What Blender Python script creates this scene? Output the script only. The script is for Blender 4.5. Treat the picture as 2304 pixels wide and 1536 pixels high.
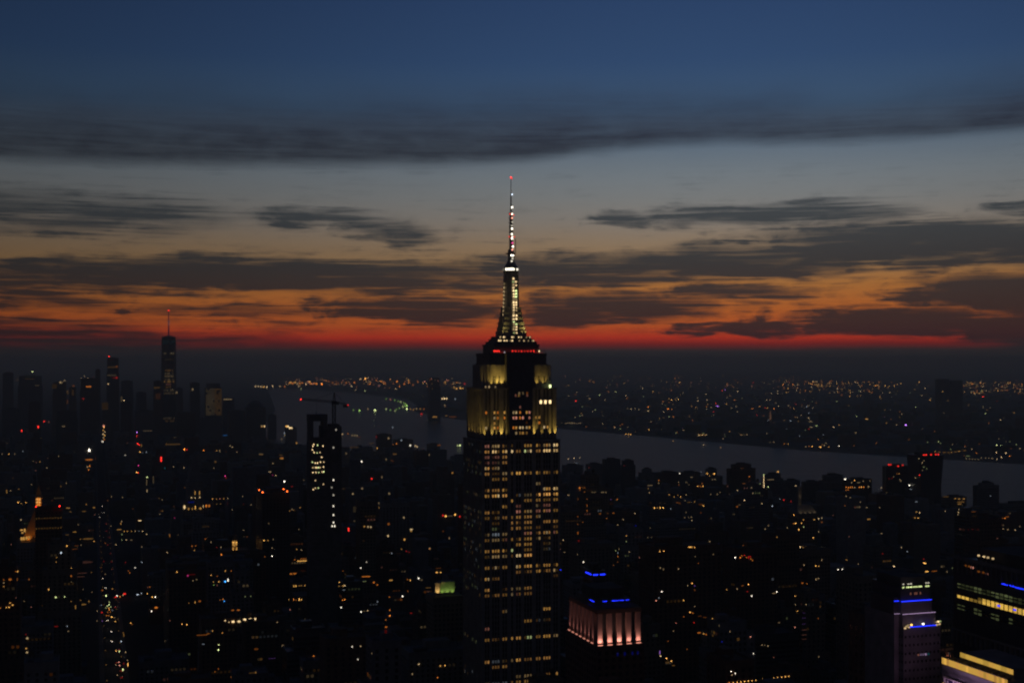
import bpy, math, random
import numpy as np

# ------------------------------------------------------------------ clear
for o in list(bpy.data.objects):
    bpy.data.objects.remove(o)
sc = bpy.context.scene
COL = sc.collection
RNG = random.Random(7)

# ------------------------------------------------------------------ camera
F = 2900.0          # focal length in pixels of the 2304 px wide photograph
HC = 315.0          # height of the viewing deck
YH = 815.0          # eye level in the photograph
ANG = math.radians(18.0)   # street grid against the viewing direction
CA, SA = math.cos(ANG), math.sin(ANG)
cam = bpy.data.cameras.new('camera')
cam.sensor_width = 36.0
cam.lens = 36.0 * F / 2304.0
cam.shift_y = -(768.0 - YH) / 2304.0
cam.clip_start = 1.0
cam.clip_end = 400000.0
cam.dof.use_dof = True
cam.dof.focus_distance = 13.0
cam.dof.aperture_fstop = 2.9
camo = bpy.data.objects.new('camera', cam)
COL.objects.link(camo)
camo.location = (0, 0, HC)
camo.rotation_euler = (math.radians(90), 0, 0)
sc.camera = camo

# ------------------------------------------------------------------ render / exposure
sc.view_settings.view_transform = 'Standard'
sc.view_settings.look = 'None'
sc.view_settings.exposure = 0.0
sc.view_settings.gamma = 1.0
cy = sc.cycles
cy.use_denoising = True
cy.max_bounces = 4
cy.diffuse_bounces = 2
cy.glossy_bounces = 2
cy.volume_bounces = 0
cy.transmission_bounces = 2
cy.sample_clamp_indirect = 0.5
cy.caustics_reflective = False
cy.caustics_refractive = False
cy.filter_width = 1.6
sc.render.engine = 'CYCLES'


def lin(r, g, b):
    def f(c):
        c /= 255.0
        return c / 12.92 if c <= 0.04045 else ((c + 0.055) / 1.055) ** 2.4
    return (f(r), f(g), f(b), 1.0)


# ------------------------------------------------------------------ sky: dusk, an hour's last light in the south-west
def make_world():
    w = bpy.data.worlds.new('World')
    sc.world = w
    w.use_nodes = True
    nt = w.node_tree
    nt.nodes.clear()
    N, L = nt.nodes, nt.links

    def sock(v, n, i):
        if isinstance(v, (int, float)):
            n.inputs[i].default_value = v
        else:
            L.new(v, n.inputs[i])

    def M(op, a, b=0.0, c=0.0, clamp=False):
        n = N.new('ShaderNodeMath')
        n.operation = op
        n.use_clamp = clamp
        for i, v in enumerate((a, b, c)):
            sock(v, n, i)
        return n.outputs[0]

    def xyz(a, b, c):
        n = N.new('ShaderNodeCombineXYZ')
        for i, v in enumerate((a, b, c)):
            sock(v, n, i)
        return n.outputs[0]

    def noise(vec, scale, detail, rough, dist=0.0):
        n = N.new('ShaderNodeTexNoise')
        L.new(vec, n.inputs['Vector'])
        n.inputs['Scale'].default_value = scale
        n.inputs['Detail'].default_value = detail
        n.inputs['Roughness'].default_value = rough
        n.inputs['Distortion'].default_value = dist
        return n.outputs[0]

    def mapr(v, a, b, c, d, smooth=True):
        n = N.new('ShaderNodeMapRange')
        n.interpolation_type = 'SMOOTHSTEP' if smooth else 'LINEAR'
        n.clamp = True
        sock(v, n, 0)
        for i, k in enumerate((a, b, c, d)):
            n.inputs[i + 1].default_value = k
        return n.outputs[0]

    def ramp(v, stops):
        n = N.new('ShaderNodeValToRGB')
        r = n.color_ramp
        r.interpolation = 'LINEAR'
        while len(r.elements) < len(stops):
            r.elements.new(0.5)
        for e, (p, c) in zip(r.elements, stops):
            e.position = p
        for e, (p, c) in zip(r.elements, stops):
            e.color = c
        L.new(v, n.inputs[0])
        return n.outputs[0]

    def mixc(f, a, b, mode='MIX'):
        n = N.new('ShaderNodeMix')
        n.data_type = 'RGBA'
        n.blend_type = mode
        sock(f, n, 0)
        for i, v in ((6, a), (7, b)):
            if isinstance(v, tuple):
                n.inputs[i].default_value = v
            else:
                L.new(v, n.inputs[i])
        return n.outputs[2]

    tc = N.new('ShaderNodeTexCoord')
    sp = N.new('ShaderNodeSeparateXYZ')
    L.new(tc.outputs['Generated'], sp.inputs[0])
    x, y, z = sp.outputs
    A = M('MULTIPLY', M('ARCTAN2', x, y), 57.29578)           # compass angle, degrees from the view axis
    E = M('MULTIPLY', M('ARCSINE', z), 57.29578)              # elevation, degrees
    K = 50.6
    # slow warping so that the cloud edges wander
    wv = xyz(M('MULTIPLY', x, 22.0), M('MULTIPLY', y, 22.0), M('MULTIPLY', E, 0.9))
    n1 = noise(wv, 0.55, 5.0, 0.55)
    n2 = noise(wv, 1.5, 6.0, 0.6, 0.4)
    fine = noise(xyz(M('MULTIPLY', x, 20.0), M('MULTIPLY', y, 20.0), M('MULTIPLY', E, 2.6)), 1.0, 3.5, 0.5, 0.7)
    streak = noise(xyz(M('MULTIPLY', x, 9.0), M('MULTIPLY', y, 9.0), M('MULTIPLY', E, 4.2)), 1.0, 3.5, 0.55, 1.2)
    Ew = M('ADD', M('ADD', E, M('MULTIPLY', M('SUBTRACT', n1, 0.5), 1.0)), M('MULTIPLY', M('SUBTRACT', fine, 0.5), 0.8))
    Aw = M('ADD', A, M('MULTIPLY', M('SUBTRACT', n2, 0.5), 6.0))

    # clear sky by elevation
    def ey(py):
        return (YH - py) / K
    st = [(-2500, (11, 18, 38)), (-900, (19, 31, 60)), (-300, (35, 54, 89)), (0, (42, 64, 100)), (150, (49, 73, 108)), (260, (62, 85, 111)),
          (335, (94, 109, 124)), (400, (113, 121, 127)), (450, (121, 123, 123)), (500, (130, 123, 115)), (550, (141, 120, 97)),
          (600, (150, 116, 78)), (645, (180, 116, 56)), (700, (192, 102, 42)), (732, (204, 94, 38)), (752, (206, 66, 32)),
          (768, (192, 40, 29)), (777, (110, 37, 34)), (785, (64, 48, 46)), (800, (56, 53, 52)), (830, (56, 54, 53)),
          (870, (50, 49, 49)), (920, (38, 38, 39))]
    st = sorted([((ey(py) + 3.0) / 75.0, lin(*c)) for py, c in st], key=lambda s: s[0])
    Eb = M('ADD', E, M('MULTIPLY', M('SUBTRACT', n1, 0.5), 0.25))
    base = ramp(M('DIVIDE', M('ADD', Eb, 3.0), 75.0), st)
    # afterglow is centred a little to the right, fades round the compass
    g = M('EXPONENT', M('MULTIPLY', -1.0, M('POWER', M('ABSOLUTE', M('DIVIDE', M('SUBTRACT', A, 10.0), 25.0)), 2.0)))
    g2 = M('EXPONENT', M('MULTIPLY', -1.0, M('POWER', M('ABSOLUTE', M('DIVIDE', M('SUBTRACT', A, 8.0), 34.0)), 2.0)))
    lowz = mapr(E, 2.5, 5.0, 1.0, 0.0)
    az = M('ADD', M('MULTIPLY', lowz, M('ADD', 0.22, M('MULTIPLY', g2, 0.83))), M('MULTIPLY', M('SUBTRACT', 1.0, lowz), M('ADD', 0.37, M('MULTIPLY', g, 0.66))))
    azc = N.new('ShaderNodeCombineColor')
    for i in range(3):
        L.new(az, azc.inputs[i])
    base = mixc(1.0, base, azc.outputs[0], 'MULTIPLY')

    # long upper cloud bank, its lower edge sharp, its upper edge soft
    def curve(pts):
        n = N.new('ShaderNodeFloatCurve')
        c = n.mapping.curves[0]
        P = [((px / 2304.0) * 0.6 + 0.2, (py - 150.0) / 300.0) for px, py in pts]
        while len(c.points) < len(P):
            c.points.new(0.5, 0.5)
        for q, (a, b) in zip(c.points, P):
            q.location = (a, b)
        n.mapping.update()
        L.new(M('ADD', M('MULTIPLY', M('DIVIDE', M('ADD', M('MULTIPLY', A, K), 1152.0), 2304.0), 0.6), 0.2), n.inputs['Value'])
        return M('DIVIDE', M('SUBTRACT', YH - 150.0, M('MULTIPLY', n.outputs[0], 300.0)), K)
    bot = curve([(-700, 400), (0, 400), (350, 394), (800, 384), (1150, 374), (1330, 352), (1550, 338), (1760, 341), (1960, 344), (2304, 338), (3000, 345)])
    top = curve([(-700, 300), (0, 318), (350, 305), (800, 290), (1150, 275), (1450, 285), (1700, 290), (1960, 305), (2304, 268), (3000, 260)])
    Es = M('ADD', E, M('MULTIPLY', M('SUBTRACT', fine, 0.5), 0.22))
    Es2 = M('ADD', E, M('MULTIPLY', M('SUBTRACT', n1, 0.5), 1.6))
    b1 = mapr(M('SUBTRACT', Es, bot), -0.25, 0.55, 0.0, 1.0)
    b2 = mapr(M('SUBTRACT', Es2, top), -1.1, 2.3, 1.0, 0.0)
    bank = M('MULTIPLY', M('MULTIPLY', b1, b2), M('ADD', 0.40, M('MULTIPLY', M('ADD', n2, streak), 0.52)), clamp=True)

    blobs = [(150, 495, 470, 44, .8, .02), (330, 522, 170, 20, .6, .05), (700, 497, 220, 20, .7, .0), (840, 518, 160, 24, .8, .10), (925, 535, 110, 15, .75, .0),
             (1390, 497, 110, 15, .9, 0), (1690, 487, 330, 24, .9, -.02), (1850, 498, 240, 22, .7, 0), (2250, 492, 140, 14, .9, -.02),
             (2060, 562, 520, 46, 1.3, -.0), (1600, 592, 560, 34, 1.05, -.02), (1260, 607, 380, 32, .9, 0),
             (560, 622, 760, 36, 1.1, 0), (250, 602, 340, 16, .9, 0), (-60, 645, 360, 26, .9, 0), (900, 640, 320, 24, .8, 0),
             (950, 697, 280, 24, .9, .02), (1380, 690, 270, 30, .95, .03), (1640, 662, 230, 17, .8, 0), (2220, 675, 280, 36, 1.3, .03),
             (1240, 707, 130, 28, 1.0, 0), (2010, 732, 330, 26, 1.1, .03), (1660, 743, 190, 12, 1.0, 0), (2290, 748, 230, 34, 1.4, 0),
             (150, 690, 180, 18, .6, .02), (480, 702, 270, 12, .5, 0), (-40, 745, 420, 22, .7, .0), (2370, 768, 320, 22, 1.5, 0), (200, 770, 660, 20, .85, 0),
             (-700, 600, 500, 60, 1.0, 0), (-900, 720, 600, 50, 1.2, 0), (3000, 590, 600, 60, 1.2, 0), (3100, 700, 600, 50, 1.2, 0), (-500, 480, 400, 30, .8, 0)]
    tot = 0.0
    for cx, cyy, rx, ry, wt, sl in blobs:
        dA = M('SUBTRACT', Aw, (cx - 1152) / K)
        dE = M('ADD', M('SUBTRACT', Ew, (YH - cyy) / K), M('MULTIPLY', dA, sl))
        a_ = M('MULTIPLY', dA, K / rx)
        e_ = M('MULTIPLY', dE, K / (ry * 1.45))
        q = M('MULTIPLY_ADD', a_, a_, M('MULTIPLY', e_, e_))
        v = M('MULTIPLY_ADD', q, -wt, wt)
        tot = M('MAXIMUM', v, tot)
    # thin stray stratus everywhere
    stray = M('MULTIPLY', mapr(M('ADD', M('MULTIPLY', n2, 0.5), M('MULTIPLY', streak, 0.5)), 0.46, 0.68, 0.0, 1.0), mapr(E, 0.9, 1.6, 0.0, 1.0))
    stray = M('MULTIPLY', stray, mapr(E, 5.0, 12.0, 1.0, 0.12))
    dens = M('ADD', M('MULTIPLY', tot, M('ADD', -0.35, M('ADD', M('MULTIPLY', fine, 1.1), M('MULTIPLY', streak, 1.7)))), M('MULTIPLY', stray, 0.56))
    low = M('MULTIPLY', mapr(E, 3.2, 5.2, 0.26, 0.0), mapr(E, 0.95, 1.5, 0.0, 1.0))
    cover = mapr(M('ADD', dens, low), 0.0, 1.1, 0.0, 0.95)
    cst = sorted([((ey(py) + 3.0) / 75.0, lin(*c)) for py, c in
                  [(-900, (16, 24, 46)), (150, (46, 56, 80)), (330, (46, 51, 62)), (480, (60, 65, 69)), (600, (50, 51, 54)), (700, (50, 43, 43)), (760, (50, 38, 39)), (810, (54, 51, 51))]],
                 key=lambda s: s[0])
    ccol = ramp(M('DIVIDE', M('ADD', E, 3.0), 75.0), cst)
    az2 = M('ADD', 0.50, M('MULTIPLY', g, 0.52))
    azd = N.new('ShaderNodeCombineColor')
    for i in range(3):
        L.new(az2, azd.inputs[i])
    ccol = mixc(1.0, ccol, azd.outputs[0], 'MULTIPLY')
    col = mixc(M('MULTIPLY', bank, 0.96), base, ccol)
    col = mixc(cover, col, ccol)
    bg = N.new('ShaderNodeBackground')
    L.new(col, bg.inputs[0])
    bg.inputs[1].default_value = 1.0
    w.cycles.sampling_method = 'MANUAL'
    w.cycles.sample_map_resolution = 256
    out = N.new('ShaderNodeOutputWorld')
    L.new(bg.outputs[0], out.inputs[0])


make_world()

# ------------------------------------------------------------------ helpers


def tag(o, label=None, cat=None, group=None, kind=None):
    if label:
        o['label'] = label
    if cat:
        o['category'] = cat
    if group:
        o['group'] = group
    if kind:
        o['kind'] = kind
    return o


def g2w(gx, gy):
    return (gx * CA - gy * SA, gx * SA + gy * CA)


def w2g(X, Y):
    return (X * CA + Y * SA, -X * SA + Y * CA)


def at(px, py, Y):
    return ((px - 1152.0) / F * Y, Y, HC - (py - YH) / F * Y)


def gat(px, Y):
    return w2g((px - 1152.0) / F * Y, Y)


def zat(py, Y):
    return HC - (py - YH) / F * Y


def project(gx, gy, z):
    X, Y = g2w(gx, gy)
    return 1152.0 + F * X / Y, YH + F * (HC - z) / Y


def empty(name, gx, gy, rz=ANG, z=0.0):
    o = bpy.data.objects.new(name, None)
    COL.objects.link(o)
    X, Y = g2w(gx, gy)
    o.location = (X, Y, z)
    o.rotation_euler = (0, 0, rz)
    o.empty_display_size = 5
    return o


class MB:
    def __init__(self):
        self.v, self.f, self.m = [], [], []

    def box(self, x0, x1, y0, y1, z0, z1, m=0, bottom=True):
        b = len(self.v)
        self.v += [(x0, y0, z0), (x1, y0, z0), (x1, y1, z0), (x0, y1, z0), (x0, y0, z1), (x1, y0, z1), (x1, y1, z1), (x0, y1, z1)]
        fs = [(0, 1, 5, 4), (1, 2, 6, 5), (2, 3, 7, 6), (3, 0, 4, 7), (4, 5, 6, 7)]
        if bottom:
            fs.append((3, 2, 1, 0))
        for q in fs:
            self.f.append(tuple(b + i for i in q))
            self.m.append(m)
        return self

    def quad(self, a, b, c, d, m=0):
        k = len(self.v)
        self.v += [a, b, c, d]
        self.f.append((k, k + 1, k + 2, k + 3))
        self.m.append(m)

    def prism(self, lo, hi, z0, z1, m=0):
        """lo, hi: equal length outlines, counter-clockwise."""
        k, n = len(self.v), len(lo)
        self.v += [(x, y, z0) for x, y in lo] + [(x, y, z1) for x, y in hi]
        for i in range(n):
            j = (i + 1) % n
            self.f.append((k + i, k + j, k + n + j, k + n + i))
            self.m.append(m)
        self.f.append(tuple(k + n + i for i in range(n)))
        self.m.append(m)
        self.f.append(tuple(k + i for i in reversed(range(n))))
        self.m.append(m)
        return self

    def cyl(self, cx, cyy, r0, r1, z0, z1, n=12, m=0, ph=0.0):
        def ring(r):
            return [(cx + r * math.cos(ph + 2 * math.pi * i / n), cyy + r * math.sin(ph + 2 * math.pi * i / n)) for i in range(n)]
        return self.prism(ring(r0), ring(max(r1, 1e-3)), z0, z1, m)

    def beam(self, p, q, w, m=0):
        p, q = np.array(p, float), np.array(q, float)
        d = q - p
        d /= np.linalg.norm(d)
        up = np.array([0, 0, 1.0]) if abs(d[2]) < 0.9 else np.array([1.0, 0, 0])
        a = np.cross(d, up)
        a /= np.linalg.norm(a)
        b = np.cross(a, d)
        k = len(self.v)
        for c in (p, q):
            for s, t in ((-1, -1), (1, -1), (1, 1), (-1, 1)):
                self.v.append(tuple(c + a * s * w / 2 + b * t * w / 2))
        for fq in ((0, 1, 5, 4), (1, 2, 6, 5), (2, 3, 7, 6), (3, 0, 4, 7), (4, 5, 6, 7), (3, 2, 1, 0)):
            self.f.append(tuple(k + i for i in fq))
            self.m.append(m)
        return self

    def build(self, name, mats, parent=None, kind=None):
        if not self.f:
            return None
        me = bpy.data.meshes.new(name)
        me.from_pydata(self.v, [], self.f)
        if not isinstance(mats, (list, tuple)):
            mats = [mats]
        for mm in mats:
            me.materials.append(mm)
        if len(mats) > 1:
            me.polygons.foreach_set('material_index', self.m)
        me.update()
        o = bpy.data.objects.new(name, me)
        COL.objects.link(o)
        if parent is not None:
            o.parent = parent
        if kind:
            o['kind'] = kind
        return o


# ------------------------------------------------------------------ materials
def surface(name, col, rough=0.8, var=0.25, scale=0.15, metal=0.0, spec=0.4):
    m = bpy.data.materials.new(name)
    m.use_nodes = True
    nt = m.node_tree
    b = nt.nodes['Principled BSDF']
    tc = nt.nodes.new('ShaderNodeTexCoord')
    n = nt.nodes.new('ShaderNodeTexNoise')
    n.inputs['Scale'].default_value = scale
    n.inputs['Detail'].default_value = 5
    nt.links.new(tc.outputs['Object'], n.inputs['Vector'])
    r = nt.nodes.new('ShaderNodeValToRGB')
    r.color_ramp.elements[0].color = tuple(c * (1 - var) for c in col) + (1,)
    r.color_ramp.elements[1].color = tuple(min(1, c * (1 + var)) for c in col) + (1,)
    r.color_ramp.elements[0].position = 0.3
    r.color_ramp.elements[1].position = 0.7
    nt.links.new(n.outputs[0], r.inputs[0])
    nt.links.new(r.outputs[0], b.inputs['Base Color'])
    b.inputs['Roughness'].default_value = rough
    b.inputs['Metallic'].default_value = metal
    b.inputs['Specular IOR Level'].default_value = spec
    return m


MAT = {
    'limestone': surface('limestone', (0.30, 0.28, 0.24), 0.85, 0.2, 0.2),
    'spandrel': surface('aluminium_spandrel', (0.10, 0.10, 0.10), 0.6, 0.2, 0.4),
    'steel': surface('mast_steel', (0.22, 0.22, 0.22), 0.45, 0.2, 0.5, 0.6),
    'glass': surface('dark_glass', (0.015, 0.018, 0.022), 0.22, 0.3, 0.05, 0.0, 0.5),
    'brick': surface('brown_brick', (0.13, 0.075, 0.055), 0.9, 0.3, 0.3),
    'tan': surface('tan_brick', (0.20, 0.16, 0.115), 0.9, 0.25, 0.3),
    'grey': surface('grey_concrete', (0.16, 0.16, 0.16), 0.85, 0.25, 0.2),
    'pale': surface('pale_stone', (0.24, 0.225, 0.2), 0.85, 0.2, 0.2),
    'curtain': surface('curtain_wall', (0.05, 0.055, 0.065), 0.35, 0.2, 0.2),
    'roof': surface('roof_tar', (0.07, 0.07, 0.07), 0.95, 0.4, 0.15),
    'tank': surface('tank_timber', (0.10, 0.07, 0.045), 0.9, 0.3, 1.0),
    'asphalt': surface('asphalt', (0.05, 0.05, 0.052), 0.9, 0.3, 0.2),
    'paving': surface('pavement_concrete', (0.17, 0.165, 0.155), 0.9, 0.25, 0.2),
    'paint': surface('road_paint', (0.7, 0.7, 0.68), 0.7, 0.1, 0.5),
    'ground': surface('city_ground', (0.045, 0.045, 0.045), 0.95, 0.4, 0.004),
    'copper': surface('gilded_tile', (0.42, 0.25, 0.06), 0.5, 0.2, 0.5, 0.3),
    'pinkstone': surface('pink_granite', (0.36, 0.22, 0.18), 0.7, 0.15, 0.3),
    'concrete': surface('raw_concrete', (0.12, 0.115, 0.11), 0.9, 0.3, 0.2),
    'crane': surface('crane_steel', (0.06, 0.06, 0.06), 0.7, 0.2, 0.3),
    'carpaint': surface('car_paint', (0.05, 0.05, 0.055), 0.3, 0.2, 0.3),
    'yellowpaint': surface('taxi_paint', (0.5, 0.3, 0.03), 0.35, 0.1, 0.3),
    'rubber': surface('tyre_rubber', (0.02, 0.02, 0.02), 0.9, 0.2, 1.0),
    'foliage': surface('dark_foliage', (0.05, 0.07, 0.03), 0.9, 0.4, 0.05),
}
COLS = {'pane': (1.0, .64, .26), 'ember': (1.0, .13, .015), 'deep': (1.0, .47, .12), 'amber': (1.0, .50, .11), 'warm': (1.0, .70, .34), 'orange': (1.0, .29, .035), 'white': (1.0, .91, .72), 'cool': (.72, .85, 1.0), 'red': (1.0, .03, .02),
        'rose': (1.0, .38, .26), 'green': (.55, 1.0, .22), 'lime': (.85, 1.0, .40), 'blue': (.012, .03, 1.0), 'cyan': (.05, .35, 1.0), 'teal': (.03, .45, .55),
        'magenta': (1.0, .06, .35), 'purple': (.55, .22, 1.0), 'gold': (1.0, .60, .10), 'signyellow': (1.0, .56, .10), 'lilac': (.75, .50, .85)}
GL = {}


def glow(col, s, sample=False):
    """an emitting pane or lamp of colour col; strengths are rounded to a geometric ladder"""
    k = max(-24, min(16, round(math.log(max(s, 1e-4)) / math.log(1.35))))
    key = (col, k, sample)
    if key not in GL:
        m = bpy.data.materials.new('light_%s_%d' % (col, k + 24))
        m.use_nodes = True
        nt = m.node_tree
        nt.nodes.clear()
        e = nt.nodes.new('ShaderNodeEmission')
        e.inputs[0].default_value = COLS[col] + (1,)
        e.inputs[1].default_value = 1.35 ** k
        out = nt.nodes.new('ShaderNodeOutputMaterial')
        nt.links.new(e.outputs[0], out.inputs[0])
        try:
            m.cycles.emission_sampling = 'FRONT' if sample else 'NONE'
        except Exception:
            pass
        GL[key] = m
    return GL[key]


def lamp(name, kind, loc, col, power, parent, rot=None, **kw):
    d = bpy.data.lights.new(name, kind)
    d.color = col
    d.energy = power
    for k, v in kw.items():
        setattr(d, k, v)
    o = bpy.data.objects.new(name, d)
    COL.objects.link(o)
    o.location = loc
    if rot:
        o.rotation_euler = rot
    if parent:
        o.parent = parent
    return o


class LitMesh:
    """collects emitting boxes of several colours into one mesh"""
    def __init__(self):
        self.mb, self.keys, self.mats = MB(), {}, []

    def slot(self, mat):
        if mat.name not in self.keys:
            self.keys[mat.name] = len(self.mats)
            self.mats.append(mat)
        return self.keys[mat.name]

    def box(self, x0, x1, y0, y1, z0, z1, mat):
        self.mb.box(x0, x1, y0, y1, z0, z1, self.slot(mat))

    def ball(self, x, y, z, rx, ry, rz, mat):
        m, b = self.mb, len(self.mb.v)
        k = self.slot(mat)
        for dz, r in ((-.92, .38), (-.38, .92), (.38, .92), (.92, .38)):
            for i in range(8):
                a = i * math.pi / 4
                m.v.append((x + rx * r * math.cos(a), y + ry * r * math.sin(a), z + rz * dz))
        for j in range(3):
            for i in range(8):
                i2 = (i + 1) % 8
                m.f.append((b + j * 8 + i, b + j * 8 + i2, b + j * 8 + 8 + i2, b + j * 8 + 8 + i))
                m.m.append(k)
        m.f.append(tuple(b + i for i in reversed(range(8))))
        m.f.append(tuple(b + 24 + i for i in range(8)))
        m.m += [k, k]

    def build(self, name, parent=None, kind='stuff'):
        if not self.mats:
            return None
        return self.mb.build(name, self.mats, parent, kind)


# ------------------------------------------------------------------ setting: ground, water, avenues
GR = 44000.0
mb = MB()
nn = 22
for i in range(nn):
    for j in range(nn):
        a, b = -GR + 2 * GR * i / nn, -GR + 2 * GR * j / nn
        c, d = a + 2 * GR / nn, b + 2 * GR / nn
        mb.quad((a, b, 0), (c, b, 0), (c, d, 0), (a, d, 0))
tag(mb.build('ground', MAT['ground']), kind='structure')

wm = bpy.data.materials.new('river_water')
wm.use_nodes = True
nt = wm.node_tree
b = nt.nodes['Principled BSDF']
b.inputs['Base Color'].default_value = (0.010, 0.016, 0.020, 1)
b.inputs['Roughness'].default_value = 0.28
b.inputs['IOR'].default_value = 1.33
b.inputs['Specular IOR Level'].default_value = 0.36
tc = nt.nodes.new('ShaderNodeTexCoord')
n = nt.nodes.new('ShaderNodeTexNoise')
n.inputs['Scale'].default_value = 0.012
n.inputs['Detail'].default_value = 8
n.inputs['Roughness'].default_value = 0.7
bp = nt.nodes.new('ShaderNodeBump')
bp.inputs['Strength'].default_value = 0.8
bp.inputs['Distance'].default_value = 25.0
nt.links.new(tc.outputs['Object'], n.inputs['Vector'])
nt.links.new(n.outputs[0], bp.inputs['Height'])
nt.links.new(bp.outputs[0], b.inputs['Normal'])
NEAR = [(3200, 1200), (1900, 2050), (1060, 2640), (600, 2930), (169, 3300), (-400, 4150), (-860, 4800), (-1120, 5600), (-1280, 6700), (-1560, 8500), (-2150, 11500), (-2750, 14500)]
FAR = [(-2900, 15600), (-2300, 14800), (-1584, 13050), (-1050, 11600), (-860, 10750), (-690, 9400), (-635, 8300), (-450, 7500), (-271, 7027), (60, 6500), (235, 6090), (420, 5750), (645, 5374), (860, 4950),
       (1068, 4567), (1300, 4300), (1578, 3972), (2400, 3200), (3900, 2200)]
poly = NEAR + FAR
me = bpy.data.meshes.new('river')
me.from_pydata([(x, y, 0.6) for x, y in poly], [], [tuple(range(len(poly)))])
me.materials.append(wm)
import bmesh
bm = bmesh.new()
bm.from_mesh(me)
bmesh.ops.triangulate(bm, faces=bm.faces[:])
bmesh.ops.recalc_face_normals(bm, faces=bm.faces[:])
if sum(f.normal.z for f in bm.faces) < 0:
    bmesh.ops.reverse_faces(bm, faces=bm.faces[:])
bm.to_mesh(me)
bm.free()
ro = bpy.data.objects.new('river', me)
COL.objects.link(ro)
tag(ro, kind='structure')


def inside(pt, pl):
    x, y = pt
    r = False
    for i in range(len(pl)):
        (x1, y1), (x2, y2) = pl[i], pl[i - 1]
        if (y1 > y) != (y2 > y) and x < (x2 - x1) * (y - y1) / (y2 - y1) + x1:
            r = not r
    return r


AVENUES = [-395, -250, -115, 20, 205, 490, 770, 1050, 1330, 1610]
for gx in (20, 205):
    r = empty('avenue', gx, 0)
    tag(r, kind='structure')
    MB().box(-9, 9, 250, 4300, -0.5, 0.08).build('road', MAT['asphalt'], r)
    for s in (-1, 1):
        MB().box(s * 11.5 - 2.5 if s > 0 else s * 11.5 - 2.5, s * 11.5 + 2.5, 250, 4300, -0.5, 0.22).build('pavement', MAT['paving'], r)
    mk = MB()
    for k in range(420):
        y = 260 + k * 9.0
        for lx in (-5.4, -1.8, 1.8, 5.4):
            mk.box(lx - 0.07, lx + 0.07, y, y + 3, 0.0, 0.09, 0, False)
    mk.build('lane_markings', MAT['paint'], r, 'stuff')

# ------------------------------------------------------------------ records of every building: boxes for ray hits, lights to be fixed to their faces
RECS = []


class Rec:
    def __init__(self, name, gx, gy, label=None, cat=None, group=None):
        self.name, self.gx, self.gy = name, gx, gy
        self.label, self.cat, self.group = label, cat, group
        self.boxes = []
        self.lit = LitMesh()
        self.root = None
        self.nlit = 0
        self.colcount = {}
        self.block = False      # lights that would land on it are dropped
        RECS.append(self)

    def add(self, x0, x1, y0, y1, z0, z1):
        self.boxes.append((x0, x1, y0, y1, z0, z1))

    def make_root(self):
        self.root = empty(self.name, self.gx, self.gy)
        tag(self.root, self.label, self.cat, self.group)
        return self.root


def base_level(l):
    return 0.6 * max(l, 0.02) ** 1.5


def put_light(rec, bi, face, gx, gy, z, w, h, col, strength, round_=False):
    """a lit pane or lamp fixed to a face of one of the record's boxes"""
    x, y = gx - rec.gx, gy - rec.gy
    m = glow(col, strength)
    rec.nlit += 1
    rec.colcount[col] = rec.colcount.get(col, 0) + 1
    t = 0.12
    if round_:
        if face == 'R':
            rec.lit.ball(x, y, z + .3 + h / 2, w / 2, w / 2, h / 2, m)
        else:
            rec.lit.ball(x - (.3 if face == 'E' else 0), y - (.3 if face == 'N' else 0), z, w / 2, w / 2, h / 2, m)
        return
    if face == 'N':
        rec.lit.box(x - w / 2, x + w / 2, y - t, y + 0.05, z - h / 2, z + h / 2, m)
    elif face == 'E':
        rec.lit.box(x - t, x + 0.05, y - w / 2, y + w / 2, z - h / 2, z + h / 2, m)
    else:
        rec.lit.box(x - w / 2, x + w / 2, y - 0.4, y + 0.4, z + 0.3, z + 0.3 + h, m)


# =================================================================== the tall art deco tower
ESB = Rec('art_deco_skyscraper', 280.6, 866.0, 'tall stepped stone skyscraper with golden floodlit crown and needle antenna', 'skyscraper')
ESB.block = True


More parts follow.
